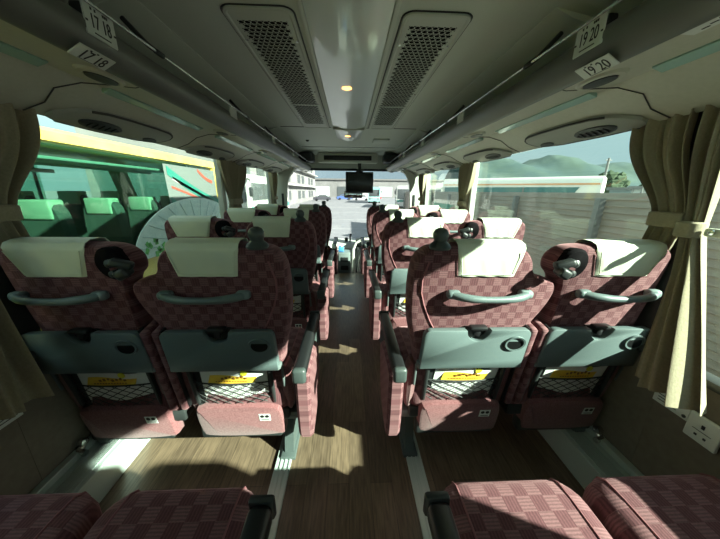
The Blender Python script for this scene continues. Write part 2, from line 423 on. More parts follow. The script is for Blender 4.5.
        mb.lathe([(0, -.02), (.013, -.018), (.014, .012), (0, .02)], (a * .205, -.03, 1.02), 12, Matrix.Rotation(PI / 2, 4, 'X')); mb.lathe([(0, -.018), (.011, -.016), (.011, .014), (0, .018)], (a * .21, -.03, .986), 12, Matrix.Rotation(PI / 2, 4, 'X'))
        mb.build('coat_hook', M['dark'], t)
    # folding armrest stowed upright beside the backrest on the shared side
    b = sd if kind == 'aisle' else -sd
    mb = MB(); mb.box((b * (.222 if kind == 'aisle' else .217), BY(.55) + .022, .55), (.032, .11, .42), .012, 3, rot=(R(10), 0, 0)); fa = mb.build('folding_armrest', M['side'], t)
    mb = MB(); mb.box((b * (.203 if kind == 'aisle' else .198), BY(.55) - .008, .55), (.008, .03, .41), .003, rot=(R(10), 0, 0)); mb.build('armrest_trim', M['black'], fa)
    return t

ORD = {0: 'foreground', 1: 'nearest', 2: 'second', 3: 'third', 4: 'frontmost'}
PITCH = .83
seats = {}
for sd, sname in ((1, 'right'), (-1, 'left')):
    for kind, cx in (('aisle', .49), ('window', .972)):
        proto = seat(kind, sd)
        for k in range(5):
            o = proto if k == 0 else copy_tree(proto)
            y0 = (.90 if sd > 0 else .905) + PITCH * (k - 1) - (.115 if k == 0 else 0)
            o.location = (sd * (cx if sd > 0 else cx - .004), y0, 0)
            o['group'] = 'maroon checked coach seats'
            lit = 'sunlit ' if sd > 0 else 'shaded '
            if k == 0:
                lab = {('aisle', 1): 'maroon seat with dark armrest cut off at the bottom, right of the aisle',
                       ('aisle', -1): 'maroon seat with dark armrest cut off at the bottom, left of the aisle',
                       ('window', 1): 'maroon seat cushion in the bottom right corner, beside the wall socket',
                       ('window', -1): 'maroon seat cushion in the bottom left corner, beside the ribbed silver ledge'}[(kind, sd)]
            elif k == 1:
                lab = {('aisle', 1): 'large sunlit maroon aisle seat right of the aisle, nearest seatback with grip knob',
                       ('aisle', -1): 'large shaded maroon aisle seat left of the aisle, nearest seatback with grip knob',
                       ('window', 1): 'large maroon window seat half shaded by the right hand curtains',
                       ('window', -1): 'large dark maroon window seat at the far left edge by the curtain'}[(kind, sd)]
            else:
                lab = '%smaroon %s seat %s, %s of the aisle' % (lit, kind, {2: 'one row beyond the nearest full row', 3: 'two rows beyond the nearest full row', 4: 'in the farthest row'}[k], sname)
            o['label'] = lab
            seats[(sd, kind, k)] = o

# leaflets standing in the nets (they can be lifted out)
def leaflet(loc, label, flip):
    t = thing('leaflet', label, 'leaflet', loc, group='leaflets in the seat pockets')
    def sheet(x, z): return BY(z) - .004 - .006 * math.cos(x * 16)
    mb = MB(); mb.shell(lambda u, v: (-.13 + .27 * u + .012 * (v - .5), sheet(-.13 + .27 * u, .352 + .2 * v) - .003, .352 + (.192 + .012 * math.sin(u * 6)) * v), 12, 6, lambda u, v: (0, .004, 0))
    mb.build('page', M['paper'], t)
    mb = MB(); mb.shell(lambda u, v: (-.10 + .19 * u + .018 * v, sheet(-.10 + .19 * u, .50) - .0065 + .0, .476 + (.056 + .012 * math.sin(u * 5)) * v), 10, 3, lambda u, v: (0, .003, 0)); mb.build('title_band', M['yellow'], t)
    mb = MB()
    for i in range(7):
        mb.box((-.035 + .016 * i, sheet(0, .50) - .0092, .508 + .003 * ((i * 7) % 3 - 1)), (.009, .001, .010 + .003 * (i % 2)), rot=(R(10), .3 * (i % 3 - 1), 0))
    for i in range(12): mb.box((-.06 + .011 * i, sheet(0, .49) - .0092, .49), (.006, .001, .004), rot=(R(10), 0, 0))
    mb.build('title_marks', M['brownp'], t)
    mb = MB(); mb.lathe([(0, -.001), (.014, -.001), (.014, .001), (0, .001)], (.055, sheet(.055, .53) - .009, .530), 12, Matrix.Rotation(R(100), 4, 'X')); mb.build('sun_print', mat('lime_print', (.62, .62, .04), .5), t)
    mb = MB(); mb.box((.065 * flip, BY(.36) - .012, .375), (.07, .001, .03), rot=(R(10), 0, 0)); mb.build('picture', M['greenp'] if flip > 0 else M['bluep'], t)
    return t
first = None
for (sd, kind, k), txt in {(1, 'aisle', 1): 'yellow and white leaflet in the net of the nearest right aisle seat', (-1, 'aisle', 1): 'yellow and white leaflet in the net of the nearest left aisle seat',
                           (1, 'window', 1): 'yellow and white leaflet in the net of the right window seat, partly in shade', (-1, 'window', 1): 'yellow and white leaflet in the net of the left window seat',
                           (1, 'aisle', 2): 'leaflet in the net of the second right aisle seat', (-1, 'aisle', 2): 'leaflet in the net of the second left aisle seat'}.items():
    leaflet(seats[(sd, kind, k)].location.copy(), txt, sd)

# ------------------------------------------------------------------ bus shell
YB, YF = -2.6, 4.15
WX = 1.18
mb = MB(); mb.box((0, (YB + YF) / 2, -.03), (2.5, YF - YB, .06)); struct(mb.build('floor', M['floor'], smooth=False))
for sd in (1, -1):
    nm = 'right' if sd > 0 else 'left'
    # aisle-side seat rail
    mb = MB(); mb.box((sd * .313, .75, .004), (.072, 6.6, .008))
    for dx in (-.03, -.01, .01, .03): mb.box((sd * .313 + dx, .75, .009), (.006, 6.6, .006))
    tag(mb.build('seat_rail', M['alu'], smooth=False), 'silver grooved floor rail along the %s side of the aisle' % nm, 'rail', 'floor rails')
    # ribbed ledge against the wall
    mb = MB(); mb.box((sd * 1.105, .75, .07), (.15, 6.6, .14), .004)
    for i in range(8): mb.box((sd * (1.055 + .008 * i), .75, .142), (.004, 6.6, .005))
    mb.box((sd * 1.165, .75, .155), (.03, 6.6, .03), .004); mb.box((sd * 1.125, .75, .142), (.012, 6.6, .006))
    tag(mb.build('wall_ledge', M['alu'], smooth=False), 'ribbed silver ledge at the foot of the %s wall' % nm, 'ledge', 'wall ledges')
    # lower wall
    mb = MB(); mb.box((sd * 1.20, (YB + 5.3) / 2, .33), (.04, 5.3 - YB, .66))
    for y in (-.9, -.05, .83, 1.66, 2.49, 3.3): mb.box((sd * 1.1795, y, .40), (.002, .006, .48))
    struct(mb.build('wall_' + nm, M['wall'], smooth=False))
    mb = MB(); mb.box((sd * 1.178, (YB + 5.3) / 2, .665), (.06, 5.3 - YB, .03), .008); struct(mb.build('trim_' + ('1' if sd > 0 else '2'), M['trim']))
    # header above the windows
    mb = MB(); mb.box((sd * 1.20, (YB + 5.3) / 2, 1.765), (.04, 5.3 - YB, .33)); struct(mb.build('trim_' + ('3' if sd > 0 else '4'), M['cove'], smooth=False))
    # pillars
    for i, (y, w) in enumerate(((-2.45, .12), (-.78, .09), (.925, .09), (2.68, .07), (4.28, .07), (5.15, .14))):
        mb = MB(); mb.box((sd * 1.185, y, 1.14), (.05, w, .94), .006); struct(mb.build('trim_%d' % (5 + i + (0 if sd > 0 else 6)), M['trim'] if y < 2 else M['white_pillar']))
    ys = (-2.40, -.78, .95, 2.68, 4.28, 5.1)
    for i in range(5):
        mb = MB(); mb.box((sd * 1.205, (ys[i] + ys[i + 1]) / 2, 1.14), (.006, ys[i + 1] - ys[i], .93)); o = struct(mb.build('window_%d' % (i + 1 + (0 if sd > 0 else 5)), M['glass'], smooth=False))
mb = MB(); mb.box((0, YB - .02, .5), (2.4, .04, 1.0)); mb.box((0, YB - .02, 1.8), (2.4, .04, .4)); mb.box((-1.1, YB - .02, 1.3), (.2, .04, .7)); mb.box((1.1, YB - .02, 1.3), (.2, .04, .7)); struct(mb.build('wall_rear', M['rear'], smooth=False))
mb = MB(); mb.box((0, YB - .02, 1.3), (2.0, .006, .62)); struct(mb.build('window_11', M['glass'], smooth=False))

# ceiling: flat centre with coves
prof = [(-1.2, 1.66), (-1.12, 1.74), (-1.0, 1.80), (-.86, 1.838), (-.74, 1.86), (-.70, 1.87), (.70, 1.87), (.74, 1.86), (.86, 1.838), (1.0, 1.80), (1.12, 1.74), (1.2, 1.66)]
mb = MB(); mb.rings([[(x, y, z) for x, z in prof] + [(x, y, z + .05) for x, z in prof[::-1]] for y in (YB, 5.3)]); struct(mb.build('ceiling', M['ceil']))
# crosswise joint and side light covers along the coves
mb = MB()
for y in (3.06, 4.35, .9 - 1.9): mb.box((0, y, 1.869), (1.38, .006, .006))
struct(mb.build('trim_17', M['barseam'], smooth=False))
for sd in (1, -1):
    mb = MB()
    for a, b in ((-2.2, 1.05), (1.12, 2.95), (3.05, 4.9)):
        mb.rings([[(sd * x, y, z) for x, z in ((.715, 1.862), (.78, 1.835), (.86, 1.815), (.93, 1.80), (.93, 1.83), (.715, 1.868))] for y in (a, b)])
    struct(mb.build('trim_%d' % (18 if sd > 0 else 19), M['cove']))

# centre light channel
t = thing('ceiling_light', 'long translucent light panel down the middle of the ceiling', 'light', (0, 0, 1.87))
mlens = mat('light_lens', (.66, .71, .69), .3, coat=.6); mlens.node_tree.nodes['Principled BSDF'].inputs['Coat Roughness'].default_value = .08
def lens(ya, yb, w, dip):
    mb = MB(); n = 12
    mb.rings([[(-w + 2 * w * k / n, y, -.004 - dip * (1 - (2 * k / n - 1) ** 2)) for k in range(n + 1)] + [(w, y, .0), (-w, y, .0)] for y in (ya, yb)]); return mb
lens(-2.2, 3.02, .158, .018).build('lens', mlens, t)
lens(3.06, 3.62, .145, .03).build('lens', mlens, t)
for a in (-1, 1):
    mb = MB(); mb.box((a * .168, .4, -.004), (.018, 5.3, .014), .004); mb.build('edge_strip', M['cove'], t)
mb = MB(); mb.box((0, 3.04, -.014), (.32, .03, .03), .008); mb.build('end_cap', M['cove'], t)
mreflect = mat('orange_reflection', (1, .6, .25), .5); bb = mreflect.node_tree.nodes['Principled BSDF']; bb.inputs['Emission Color'].default_value = (1, .45, .12, 1); bb.inputs['Emission Strength'].default_value = 1.2  # emissive orange stands in for a reflection on the lens
for y in (1.89, 3.33):
    mb = MB(); mb.lathe([(0, -.004), (.022, -.003), (.03, 0), (0, .001)], (-.012, y, -.0235 if y < 3 else -.034), 16); mb.build('reflection_spot', mreflect, t, label='small orange glow imitating a reflection on the light panel')

# perforated return-air grilles
def grille(sd):
    t = thing('air_grille', 'perforated air grille in the ceiling, %s of the light panel' % ('right' if sd > 0 else 'left'), 'grille', (sd * .327, 2.12, 1.87), group='ceiling air grilles')
    pl = [(x, y) for x, y in rrect(-.122, .122, -.935, .94, .035, 5)]
    mb = MB(); mb.rings([[(x, y, z) for x, y in inset(pl, i)] for i, z in ((-.006, .0), (-.004, -.008), (.006, -.010), (.012, -.006), (.012, .0))], cap0=False, cap1=False); fo = mb.build('frame', M['grille'], t)
    mb = MB(); mb.tube([(x, y, -.001) for x, y in inset(pl, -.008)] + [(inset(pl, -.008)[0][0], inset(pl, -.008)[0][1], -.001)], .0035, 5); mb.build('gasket', M['black'], fo)
    # plate: hexagonal lattice of real holes
    bm = bmesh.new(); rows = []
    cw, chh = .0235, .0265
    mb = MB()
    nx, ny = 8, 62
    x0 = -.094; y0 = -.86
    def cell(cx, cy):
        r = .0107; n = 8
        oc = []
        for k in range(n):
            a = 2 * PI * k / n + PI / n
            ux, uy = math.cos(a), math.sin(a); s_ = min(cw / 2 / max(abs(ux), 1e-6), chh / 2 / max(abs(uy), 1e-6)); oc.append((cx + ux * s_, cy + uy * s_))
        return [(cx + r * math.cos(2 * PI * k / n + PI / n), cy + r * 1.05 * math.sin(2 * PI * k / n + PI / n)) for k in range(n)], oc
    for j in range(ny):
        y = y0 + chh * (j + .5)
        off = (cw / 2 if j % 2 else 0)
        for i in range(nx - (1 if j % 2 else 0)):
            c_, o_ = cell(x0 + cw * (i + .5) + off, y)
            iv = [mb.bm.verts.new((px, py, -.006)) for px, py in c_]; ov = [mb.bm.verts.new((px, py, -.006)) for px, py in o_]; dv = [mb.bm.verts.new((px, py, -.0048)) for px, py in c_]
            for k in range(8):
                q = (k + 1) % 8
                mb.bm.faces.new((ov[k], ov[q], iv[q], iv[k])); mb.bm.faces.new((iv[k], iv[q], dv[q], dv[k]))
        if j % 2:
            for xx in (x0, x0 + cw * (nx - .5)):
                mb.quad((xx, y - chh / 2, -.006), (xx + cw / 2, y - chh / 2, -.006), (xx + cw / 2, y + chh / 2, -.006), (xx, y + chh / 2, -.006))
    X0, X1, Y0, Y1 = x0, x0 + cw * nx, y0, y0 + chh * ny
    mb.quad((-.116, Y1, -.006), (.116, Y1, -.006), (.116, .93, -.006), (-.116, .93, -.006)); mb.quad((-.116, -.925, -.006), (.116, -.925, -.006), (.116, Y0, -.006), (-.116, Y0, -.006))
    mb.quad((-.116, Y0, -.006), (X0, Y0, -.006), (X0, Y1, -.006), (-.116, Y1, -.006)); mb.quad((X1, Y0, -.006), (.116, Y0, -.006), (.116, Y1, -.006), (X1, Y1, -.006))
    mb.box((0, .18, -.0075), (.215, .022, .003))
    mb.build('perforated_plate', M['grille'], t, smooth=False)
    mb = MB(); mb.box((0, .002, -.0040), (.225, 1.83, .001)); mb.build('backing', M['velvet'], t, smooth=False)
    for y in (-.72, -.1, .5):
        for a in (-1, 1):
            mb = MB(); mb.lathe([(0, -.004), (.006, -.003), (.007, 0)], (a * .106, y, -.006), 10); mb.build('screw', M['chrome'], t)
    return t
grille(1); grille(-1)
# small ceiling fittings ahead of the grilles
mb = MB(); mb.box((.40, 3.75, 1.862), (.20, .26, .022), .008); tag(mb.build('ceiling_hatch', M['ceil']), 'small flat rectangular hatch on the ceiling right of the light', 'hatch')
mb = MB(); mb.lathe([(0, -.02), (.012, -.018), (.022, -.004), (.024, 0)], (-.53, 3.82, 1.87), 14); tag(mb.build('ceiling_speaker', M['dark']), 'small round button on the ceiling ahead of the left grille', 'speaker')
mb = MB()
for sd in (1, -1): pass
t = thing('display_box', 'dark slot shaped display unit at the front end of the ceiling', 'display', (-.02, 4.95, 1.782))
mb = MB(); mb.box((0, 0, 0), (1.02, .10, .16), .03); mb.build('housing', M['ceil'], t)
mb = MB(); mb.box((0, -.052, .0), (.80, .012, .075), .005); mb.build('screen', M['black'], t)
for sd in (1, -1):
    mb = MB(); mb.box((sd * .69, 4.85, 1.775), (.24, .30, .15), .04, 3); tag(mb.build('speaker_box', M['dark']), 'dark rounded box under the ceiling at the front end of the %s rack' % ('right' if sd > 0 else 'left'), 'box', 'ceiling corner boxes')

# ------------------------------------------------------------------ luggage racks
def rack(sd):
    nm = 'right' if sd > 0 else 'left'
    t = thing('luggage_rack', 'overhead luggage rack along the %s hand windows' % nm, 'rack', (0, 0, 1.6), group='luggage racks')
    Y0, Y1 = -2.3, 5.15; Z = -1.6
    def ext(pts, y0, y1): return [[(sd * x, y, z + Z) for x, z in pts] for y in (y0, y1)]
    mb = MB(); mb.rings(ext([(1.178, 1.525), (1.13, 1.506), (.91, 1.592), (.90, 1.604), (.71, 1.598), (.71, 1.615), (1.178, 1.63)], Y0, Y1)); mb.build('underside', M['rack'], t)
    mb = MB(); mb.rings(ext(chaikin([(.735, 1.590), (.708, 1.580), (.668, 1.622), (.660, 1.655), (.674, 1.678), (.71, 1.67), (.735, 1.62)], 2), Y0, Y1)); mb.build('front_bar', M['bar'], t)
    mb = MB(); mb.rings(ext([(.74, 1.62), (.74, 1.63), (1.178, 1.65), (1.178, 1.64)], Y0, Y1)); mb.build('shelf', M['rack2'], t)
    # rail above the bar
    mb = MB(); mb.tube([(sd * .655, y, 1.70 + Z) for y in (Y0, 0, 1.5, 3, 4.6)], .0042, 8); mb.build('hand_rail', M['chrome'], t)
    for y in (-1.4, -.1, 1.14, 2.0, 2.75, 3.6, 4.4):
        mb = MB(); mb.tube([(sd * .655, y, 1.70 + Z), (sd * .69, y, 1.725 + Z), (sd * .76, y, 1.80 + Z)], .008, 8); mb.box((sd * .657, y, 1.701 + Z), (.016, .05, .016), .006); mb.build('rail_bracket', M['dark'], t)
    for i in range(8):
        y = (-1.55 if sd > 0 else -1.47) + .875 * i
        # glossy translucent green strip, window reflection painted into its green, between the cream panels
        mb = MB(); mb.rings([[(sd * x, yy, z + Z) for x, z in ((.905, 1.588), (.872, 1.5985), (.872, 1.606), (.905, 1.606))] for yy in (y + .02, y + .68)]); mb.build('light_strip', M['strip'], t)
        # service panel with air outlet and reading light on the sloping face
        ya, yb = y + .04, y + .62; ang = math.atan2(1.592 - 1.502, 1.13 - .91)
        sl = lambda x: 1.592 - (x - .91) * (1.592 - 1.502) / .22
        def on(x, yy, d): return (sd * x, yy, sl(x) + Z - d)
        mb = MB(); ol = [(1.02, ya + .02), (.995, ya + .14), (.992, yb - .10), (1.01, yb - .02), (1.05, yb), (1.115, yb - .06), (1.125, ya + .02), (1.10, ya - .06)]
        ol = chaikin(ol, 1)
        mb.rings([[on(x, yy, d) for x, yy in inset(ol, i_)] for i_, d in ((-.002, 0), (0, .012), (.012, .017))]); sp = mb.build('service_panel', M['rackd'], t)
        mb = MB(); mb.tube([on(x, yy, .010) for x, yy in ol[0:13]], .0055, 5); mb.build('panel_gap', M['barseam'], sp)
        mb = MB(); ov = [(1.068 + .030 * math.cos(2 * PI * k / 20), ya + .15 + .105 * math.sin(2 * PI * k / 20)) for k in range(20)]
        mb.rings([[on(x, yy, d) for x, yy in inset(ov, i_)] for i_, d in ((0, .012), (.0, .022), (.012, .026), (.016, .018))]); vt = mb.build('air_outlet', M['dark'], sp)
        mb = MB()
        for q in range(5): mb.box(on(1.068, ya + .09 + .03 * q, .0235), (.034, .006, .008), rot=(0, sd * ang, 0))
        mb.box(on(1.068, ya + .15, .0205), (.036, .16, .004), rot=(0, sd * ang, 0))
        mb.build('vent_grille', M['black'], vt)
        mb = MB(); ov = [(1.08 + .016 * math.cos(2 * PI * k / 16), yb - .12 + .05 * math.sin(2 * PI * k / 16)) for k in range(16)]
        mb.rings([[on(x, yy, d) for x, yy in inset(ov, i_)] for i_, d in ((0, .012), (0, .021), (.008, .022))]); mb.build('reading_light', M['dark'], sp)
        # recessed call button on the flat underside
        yb2 = y + 1.05 - .875 * .0 - .28
        mb = MB(); mb.rings([[(sd * (.80 + (.032 + g) * math.cos(2 * PI * k / 20)), yb2 + (.062 + 2 * g) * math.sin(2 * PI * k / 20), 1.6005 + Z - d) for k in range(20)] for g, d in ((.012, 0), (.008, .008), (0, .010), (-.003, .003))]); cbn = mb.build('button_surround', M['rack'], t)
        mb = MB(); mb.rings([[(sd * (.80 + r_ * .030 * math.cos(2 * PI * k / 20)), yb2 + r_ * .058 * math.sin(2 * PI * k / 20), 1.597 + Z - d) for k in range(20)] for r_, d in ((1, 0), (.95, .008), (.4, .010))]); mb.build('call_button', M['black'], cbn)
        # seam between panels
        mb = MB(); mb.tube([(sd * x, y + dy, z + Z) for x, dy, z in ((.73, -.02, 1.5985), (.77, .0, 1.600), (.84, -.015, 1.602), (.905, -.06, 1.593), (.97, -.09, 1.567), (1.05, -.05, 1.535), (1.12, -.06, 1.506))], .0022, 5); mb.build('panel_seam', M['barseam'], t)
    return t
racks = {sd: rack(sd) for sd in (1, -1)}
# seat number plates on the rack bars
def plates(sd, y, s, par):
    Z = -1.6
    x = .664
    if sd < 0: rot = Matrix(((0, 0, 1, 0), (1, 0, 0, 0), (0, 1, 0, 0), (0, 0, 0, 1)))          # text x -> +y, faces +x
    else: rot = Matrix(((0, 0, -1, 0), (-1, 0, 0, 0), (0, 1, 0, 0), (0, 0, 0, 1)))             # text x -> -y, faces -x
    tilt = Matrix.Rotation(R(-4), 4, 'X')
    T = Matrix.Translation((sd * x, y, 1.667 + Z)) @ rot
    mb = MB(); b = bmesh.new(); bmesh.ops.create_cube(b, size=1); bmesh.ops.scale(b, vec=(.098, .072, .004), verts=b.verts); bmesh.ops.bevel(b, geom=b.edges[:], offset=.0015, segments=2, affect='EDGES'); mb.add(b, T)
    pl = mb.build('seat_number_plate', M['white'], par, label='white upright plate numbered %s' % s)
    mb = MB(); mb.text(s, .046, T @ Matrix.Translation((.0, -.002, .0024)), .62)
    for i, xx in enumerate((-.024, -.012, .012, .018, .024)): mb.box(T @ Vector((xx, .026, .0024)), (.0012, .004, .006))
    for xx in (-.043, .043): mb.box(T @ Vector((xx, -.006, .0024)), (.0012, .006, .004))
    mb.box(T @ Vector((0, -.027, .0024)), (.0012, .05, .0025))
    mb.build('numerals', M['ink'], pl)
    mb = MB(); mb.box(T @ Vector((0, .010, -.022)), (.03, .085, .05), .006); mb.build('plate_bracket', M['black'], pl)
    # second plate on the sloping lower face of the bar
    up = Vector((-sd * .87, 0, .49)).normalized(); rt = Vector((0, -sd, 0)); nn = rt.cross(up)
    T2 = Matrix((rt, up, nn)).transposed().to_4x4(); T2.translation = Vector((sd * .692, y - .015, 1.594 + Z)) + nn * .006
    mb = MB(); b = bmesh.new(); bmesh.ops.create_cube(b, size=1); bmesh.ops.scale(b, vec=(.108, .042, .003), verts=b.verts); mb.add(b, T2)
    pl = mb.build('seat_number_plate', M['white'], par, label='white plate on the lower edge of the bar numbered %s' % s)
    mb = MB(); mb.text(s, .043, T2 @ Matrix.Translation((.002, -.003, .0018)), .78)
    mb.box(T2 @ Vector((0, -.0185, .0018)), (.001, .06, .001))
    for xx in (-.02, .0): mb.box(T2 @ Vector((xx, .016, .0018)), (.003, .004, .003))
    mb.build('numerals', M['ink'], pl)
plates(-1, .905, '17 18', racks[-1]); plates(1, .875, '19 20', racks[1])
for sd in (1, -1):
    for i in range(3):
        y = 1.78 + .875 * i
        mb = MB(); mb.box((sd * .664, y, 1.678 - 1.6), (.004, .098, .06), .001); mb.build('seat_number_plate', M['white'], racks[sd])
    # notice strip under the rack
    mb = MB(); mb.box((sd * .765, .60, 1.5985 - 1.6), (.034, .22, .002)); nt_ = mb.build('notice_strip', M['paper'], racks[sd])
    mb = MB()
    for q in range(9): mb.box((sd * (.757 + .007 * (q % 3)), .52 + .02 * q, 1.5972 - 1.6), (.004, .014, .0008))
    mb.build('small_print', M['redp'] if sd < 0 else M['ink'], nt_)

# ------------------------------------------------------------------ curtains
def curtain(name_label, sd, ytop, yband, ybot, ztop, zband, zbot, n, seed, xb=.0, amp=.6, xw=1.145):
    rnd = random.Random(seed); ph = rnd.random() * 6
    t = thing('curtain', name_label, 'curtain', (sd * xw, (ytop[0] + ytop[1]) / 2, zbot), group='tied back curtains')
    oy = (ytop[0] + ytop[1]) / 2
    def lerp(a, b, f): return a + (b - a) * f
    def ss(x): x = min(1, max(0, x)); return x * x * (3 - 2 * x)
    def fn(u, v):
        z = ztop + (zbot - ztop) * v
        if z >= zband:
            f = ss((ztop - z) / (ztop - zband)) ** 1.6; lo = lerp(ytop[0], yband[0], f); hi = lerp(ytop[1], yband[1], f); A = lerp(.026, .013, f)
            xo = 0
        else:
            f = (zband - z) / (zband - zbot); lo = lerp(yband[0], ybot[0], f ** 1.15); hi = lerp(yband[1], ybot[1], f); A = lerp(.013, .036, f); xo = xb * f ** 1.4
        w = u + .02 * math.sin(u * 17 + ph)
        y = lerp(lo, hi, w)
        x = -(A * math.sin(2 * PI * n * u + ph + .5 * math.sin(v * 5 + ph)) + A * .45 * math.sin(2 * PI * n * 2.3 * u + ph * 2)) - xo - .01
        return (sd * (x * (1 if z > zband else amp)), y - oy, z - zbot)
    mb = MB(); mb.shell(fn, 84, 40, lambda u, v: (sd * .006, 0, 0)); mb.build('cloth', M['curtain'], t)
    mb = MB(); yb0, yb1 = yband[0] - .006 - oy, yband[1] + .006 - oy
    ring = [(sd * -.045, yb0 + .01), (sd * -.048, (yb0 + yb1) / 2), (sd * -.045, yb1 - .01), (sd * -.02, yb1), (sd * .02, yb1 - .005), (sd * .02, yb0 + .005), (sd * -.02, yb0)]
    ring = chaikin(ring, 2)
    mb.rings([[(x, y, zband - zbot + dz) for x, y in inset(ring, i_)] for i_, dz in ((.004, -.026), (0, -.022), (0, .02), (.004, .025))]); mb.build('tie_band', M['curtain'], t)
    return t
ZB = .50
curtain('olive curtain on the right, between the window view and the dark pillar', 1, (.935, 1.13), (.88, .985), (.955, 1.06), 1.515, 1.165, .80, 3, 1)
curtain('olive curtain at the right edge, its pale hem hanging over the wall socket', 1, (.835, .925), (.83, .885), (.62, .80), 1.515, 1.14, .615, 2.4, 5, .09, 1.1, 1.14)
curtain('brown curtain at the upper left edge, tied above the left window seat', -1, (.90, 1.12), (.88, .985), (.955, 1.06), 1.515, 1.17, .80, 3, 3)
curtain('pale curtain hem hanging at the left edge beside the left window seat', -1, (.80, .90), (.765, .84), (.64, .83), 1.515, 1.14, .585, 2.6, 8, .08, 1.1, 1.135)
curtain('beige curtain farther ahead at the right windows beside a white pillar', 1, (2.60, 2.86), (2.68, 2.82), (2.62, 2.88), 1.515, 1.14, .80, 5, 11)
curtain('beige curtain farther ahead at the left windows', -1, (2.62, 3.16), (2.74, 2.98), (2.66, 3.02), 1.515, 1.14, .80, 6, 12)
curtain('beige curtain next to the white front arch on the left', -1, (4.2, 4.52), (4.26, 4.42), (4.2, 4.46), 1.515, 1.14, .80, 5, 13)
curtain('beige curtain next to the white front arch on the right', 1, (4.2, 4.6), (4.28, 4.46), (4.2, 4.5), 1.515, 1.14, .80, 5, 14)
mb = MB(); mb.box((1.132, .79, 1.136), (.02, .06, .026), .007, 3); b_ = mb; o = b_.build('tieback_bracket', M['cover']); tag(o, 'cream tie band clasp on the curtain at the right edge', 'clasp')
mb = MB(); mb.lathe([(0, -.004), (.008, -.003), (.009, .003), (0, .004)], (1.120, .797, 1.137), 14, Matrix.Rotation(PI / 2, 4, 'Y')); mb.build('stud', M['chrome'], o)
# wall sockets and notices
t = thing('wall_socket', 'white socket plate on the right wall below the curtain hem', 'socket', (1.178, .672, .497))
mb = MB(); mb.box((-.006, 0, 0), (.012, .088, .095), .005, 3); mb.build('plate', M['white'], t)
mb = MB(); mb.box((-.0125, 0, .014), (.003, .009, .014), .001); mb.build('switch', M['ink'], t)
mb = MB()
for a in (-1, 1): mb.box((-.0122, a * .012, -.022), (.002, .008, .008), .001)
mb.box((-.0122, 0, -.004), (.001, .05, .002)); mb.build('holes', M['dark'], t)
for sd, y, z in ((1, .775, .515), (-1, .79, .49)):
    t = thing('notice_card', 'small white notice card on the %s wall under the curtain' % ('right' if sd > 0 else 'left'), 'notice', (sd * 1.176, y, z), group='wall notices')
    mb = MB(); mb.box((0, 0, 0), (.005, .11, .05), .001); mb.build('card', M['white'], t)
    mb = MB(); mb.lathe([(0, -.003), (.006, -.002), (.006, .002), (0, .003)], (-sd * .003, -.045, -.012), 10, Matrix.Rotation(PI / 2, 4, 'Y')); mb.build('screw', M['dark'], t)
    mb = MB()
    for q in range(3): mb.box((-sd * .0028, .01, .012 - .011 * q), (.0006, .06, .003))
    mb.build('print', M['ink'], t)

# ------------------------------------------------------------------ front of the bus
M['dash'] = mat('dash_grey', (.42, .43, .41), .5)
M['conc'] = mat('console_cream', (.52, .50, .46), .5)
mb = MB(); mb.box((0, 5.35, -.32), (2.4, .1, 1.1)); struct(mb.build('wall_front', M['dash'], smooth=False))
mb = MB(); mb.box((0, 4.75, -.88), (2.4, 1.2, .06)); struct(mb.build('trim_20', M['trim'], smooth=False))
mb = MB(); mb.box((0, 4.15, -.45), (2.4, .02, .9)); struct(mb.build('trim_21', M['trim'], smooth=False))
mb = MB(); mb.box((0, 5.32, 1.86), (2.4, .06, .50)); struct(mb.build('trim_22', M['cove'], smooth=False))
mb = MB(); mb.box((0, 5.4, .95), (2.3, .008, 1.36), rot=(R(4), 0, 0)); struct(mb.build('window_12', M['wsglass'], smooth=False))
mb = MB(); mb.tube([(-.9, 5.2, 1.615), (.9, 5.2, 1.615)], .02, 8); tag(mb.build('sunblind_roller', M['dark']), 'dark horizontal roller bar across the top of the windscreen', 'blind')
for sd in (1, -1):   # white arched corner panels
    pts = [(1.18, 1.498), (1.13, 1.498), (.91, 1.584), (.80, 1.592), (.87, 1.565), (.93, 1.50), (.985, 1.38), (1.01, 1.2), (1.02, 1.0), (1.02, .68), (1.18, .68)]
    mb = MB(); mb.prism([(sd * x, 4.62, z) for x, z in pts], (0, .07, 0)); o = mb.build('corner_arch', M['white_pillar'])
    tag(o, 'white curved corner panel at the front of the cabin, %s side' % ('right' if sd > 0 else 'left'), 'panel', 'front corner panels')
    mb = MB(); mb.box((sd * 1.075, 4.615, 1.05), (.035, .012, .30), .012, 3); mb.build('slot', M['dark'], o)
t = thing('monitor', 'black flat monitor hanging at the front of the cabin', 'monitor', (.18, 4.93, 1.392))
mb = MB(); mb.box((0, 0, 0), (.475, .06, .345), .012, 3); mb.build('casing', M['black'], t)
mb = MB(); mb.box((0, -.031, .008), (.435, .004, .295), .002); mb.build('screen', mat('tv_screen', (.012, .014, .014), .25), t)
mb = MB(); mb.box((0, .02, .24), (.06, .04, .145), .006); mb.box((0, .0, .178), (.12, .05, .02), .006); mb.build('bracket', M['dark'], t)
mb = MB(); mb.box((0, -.034, -.158), (.02, .002, .006)); mb.build('indicator', M['cap'], t)
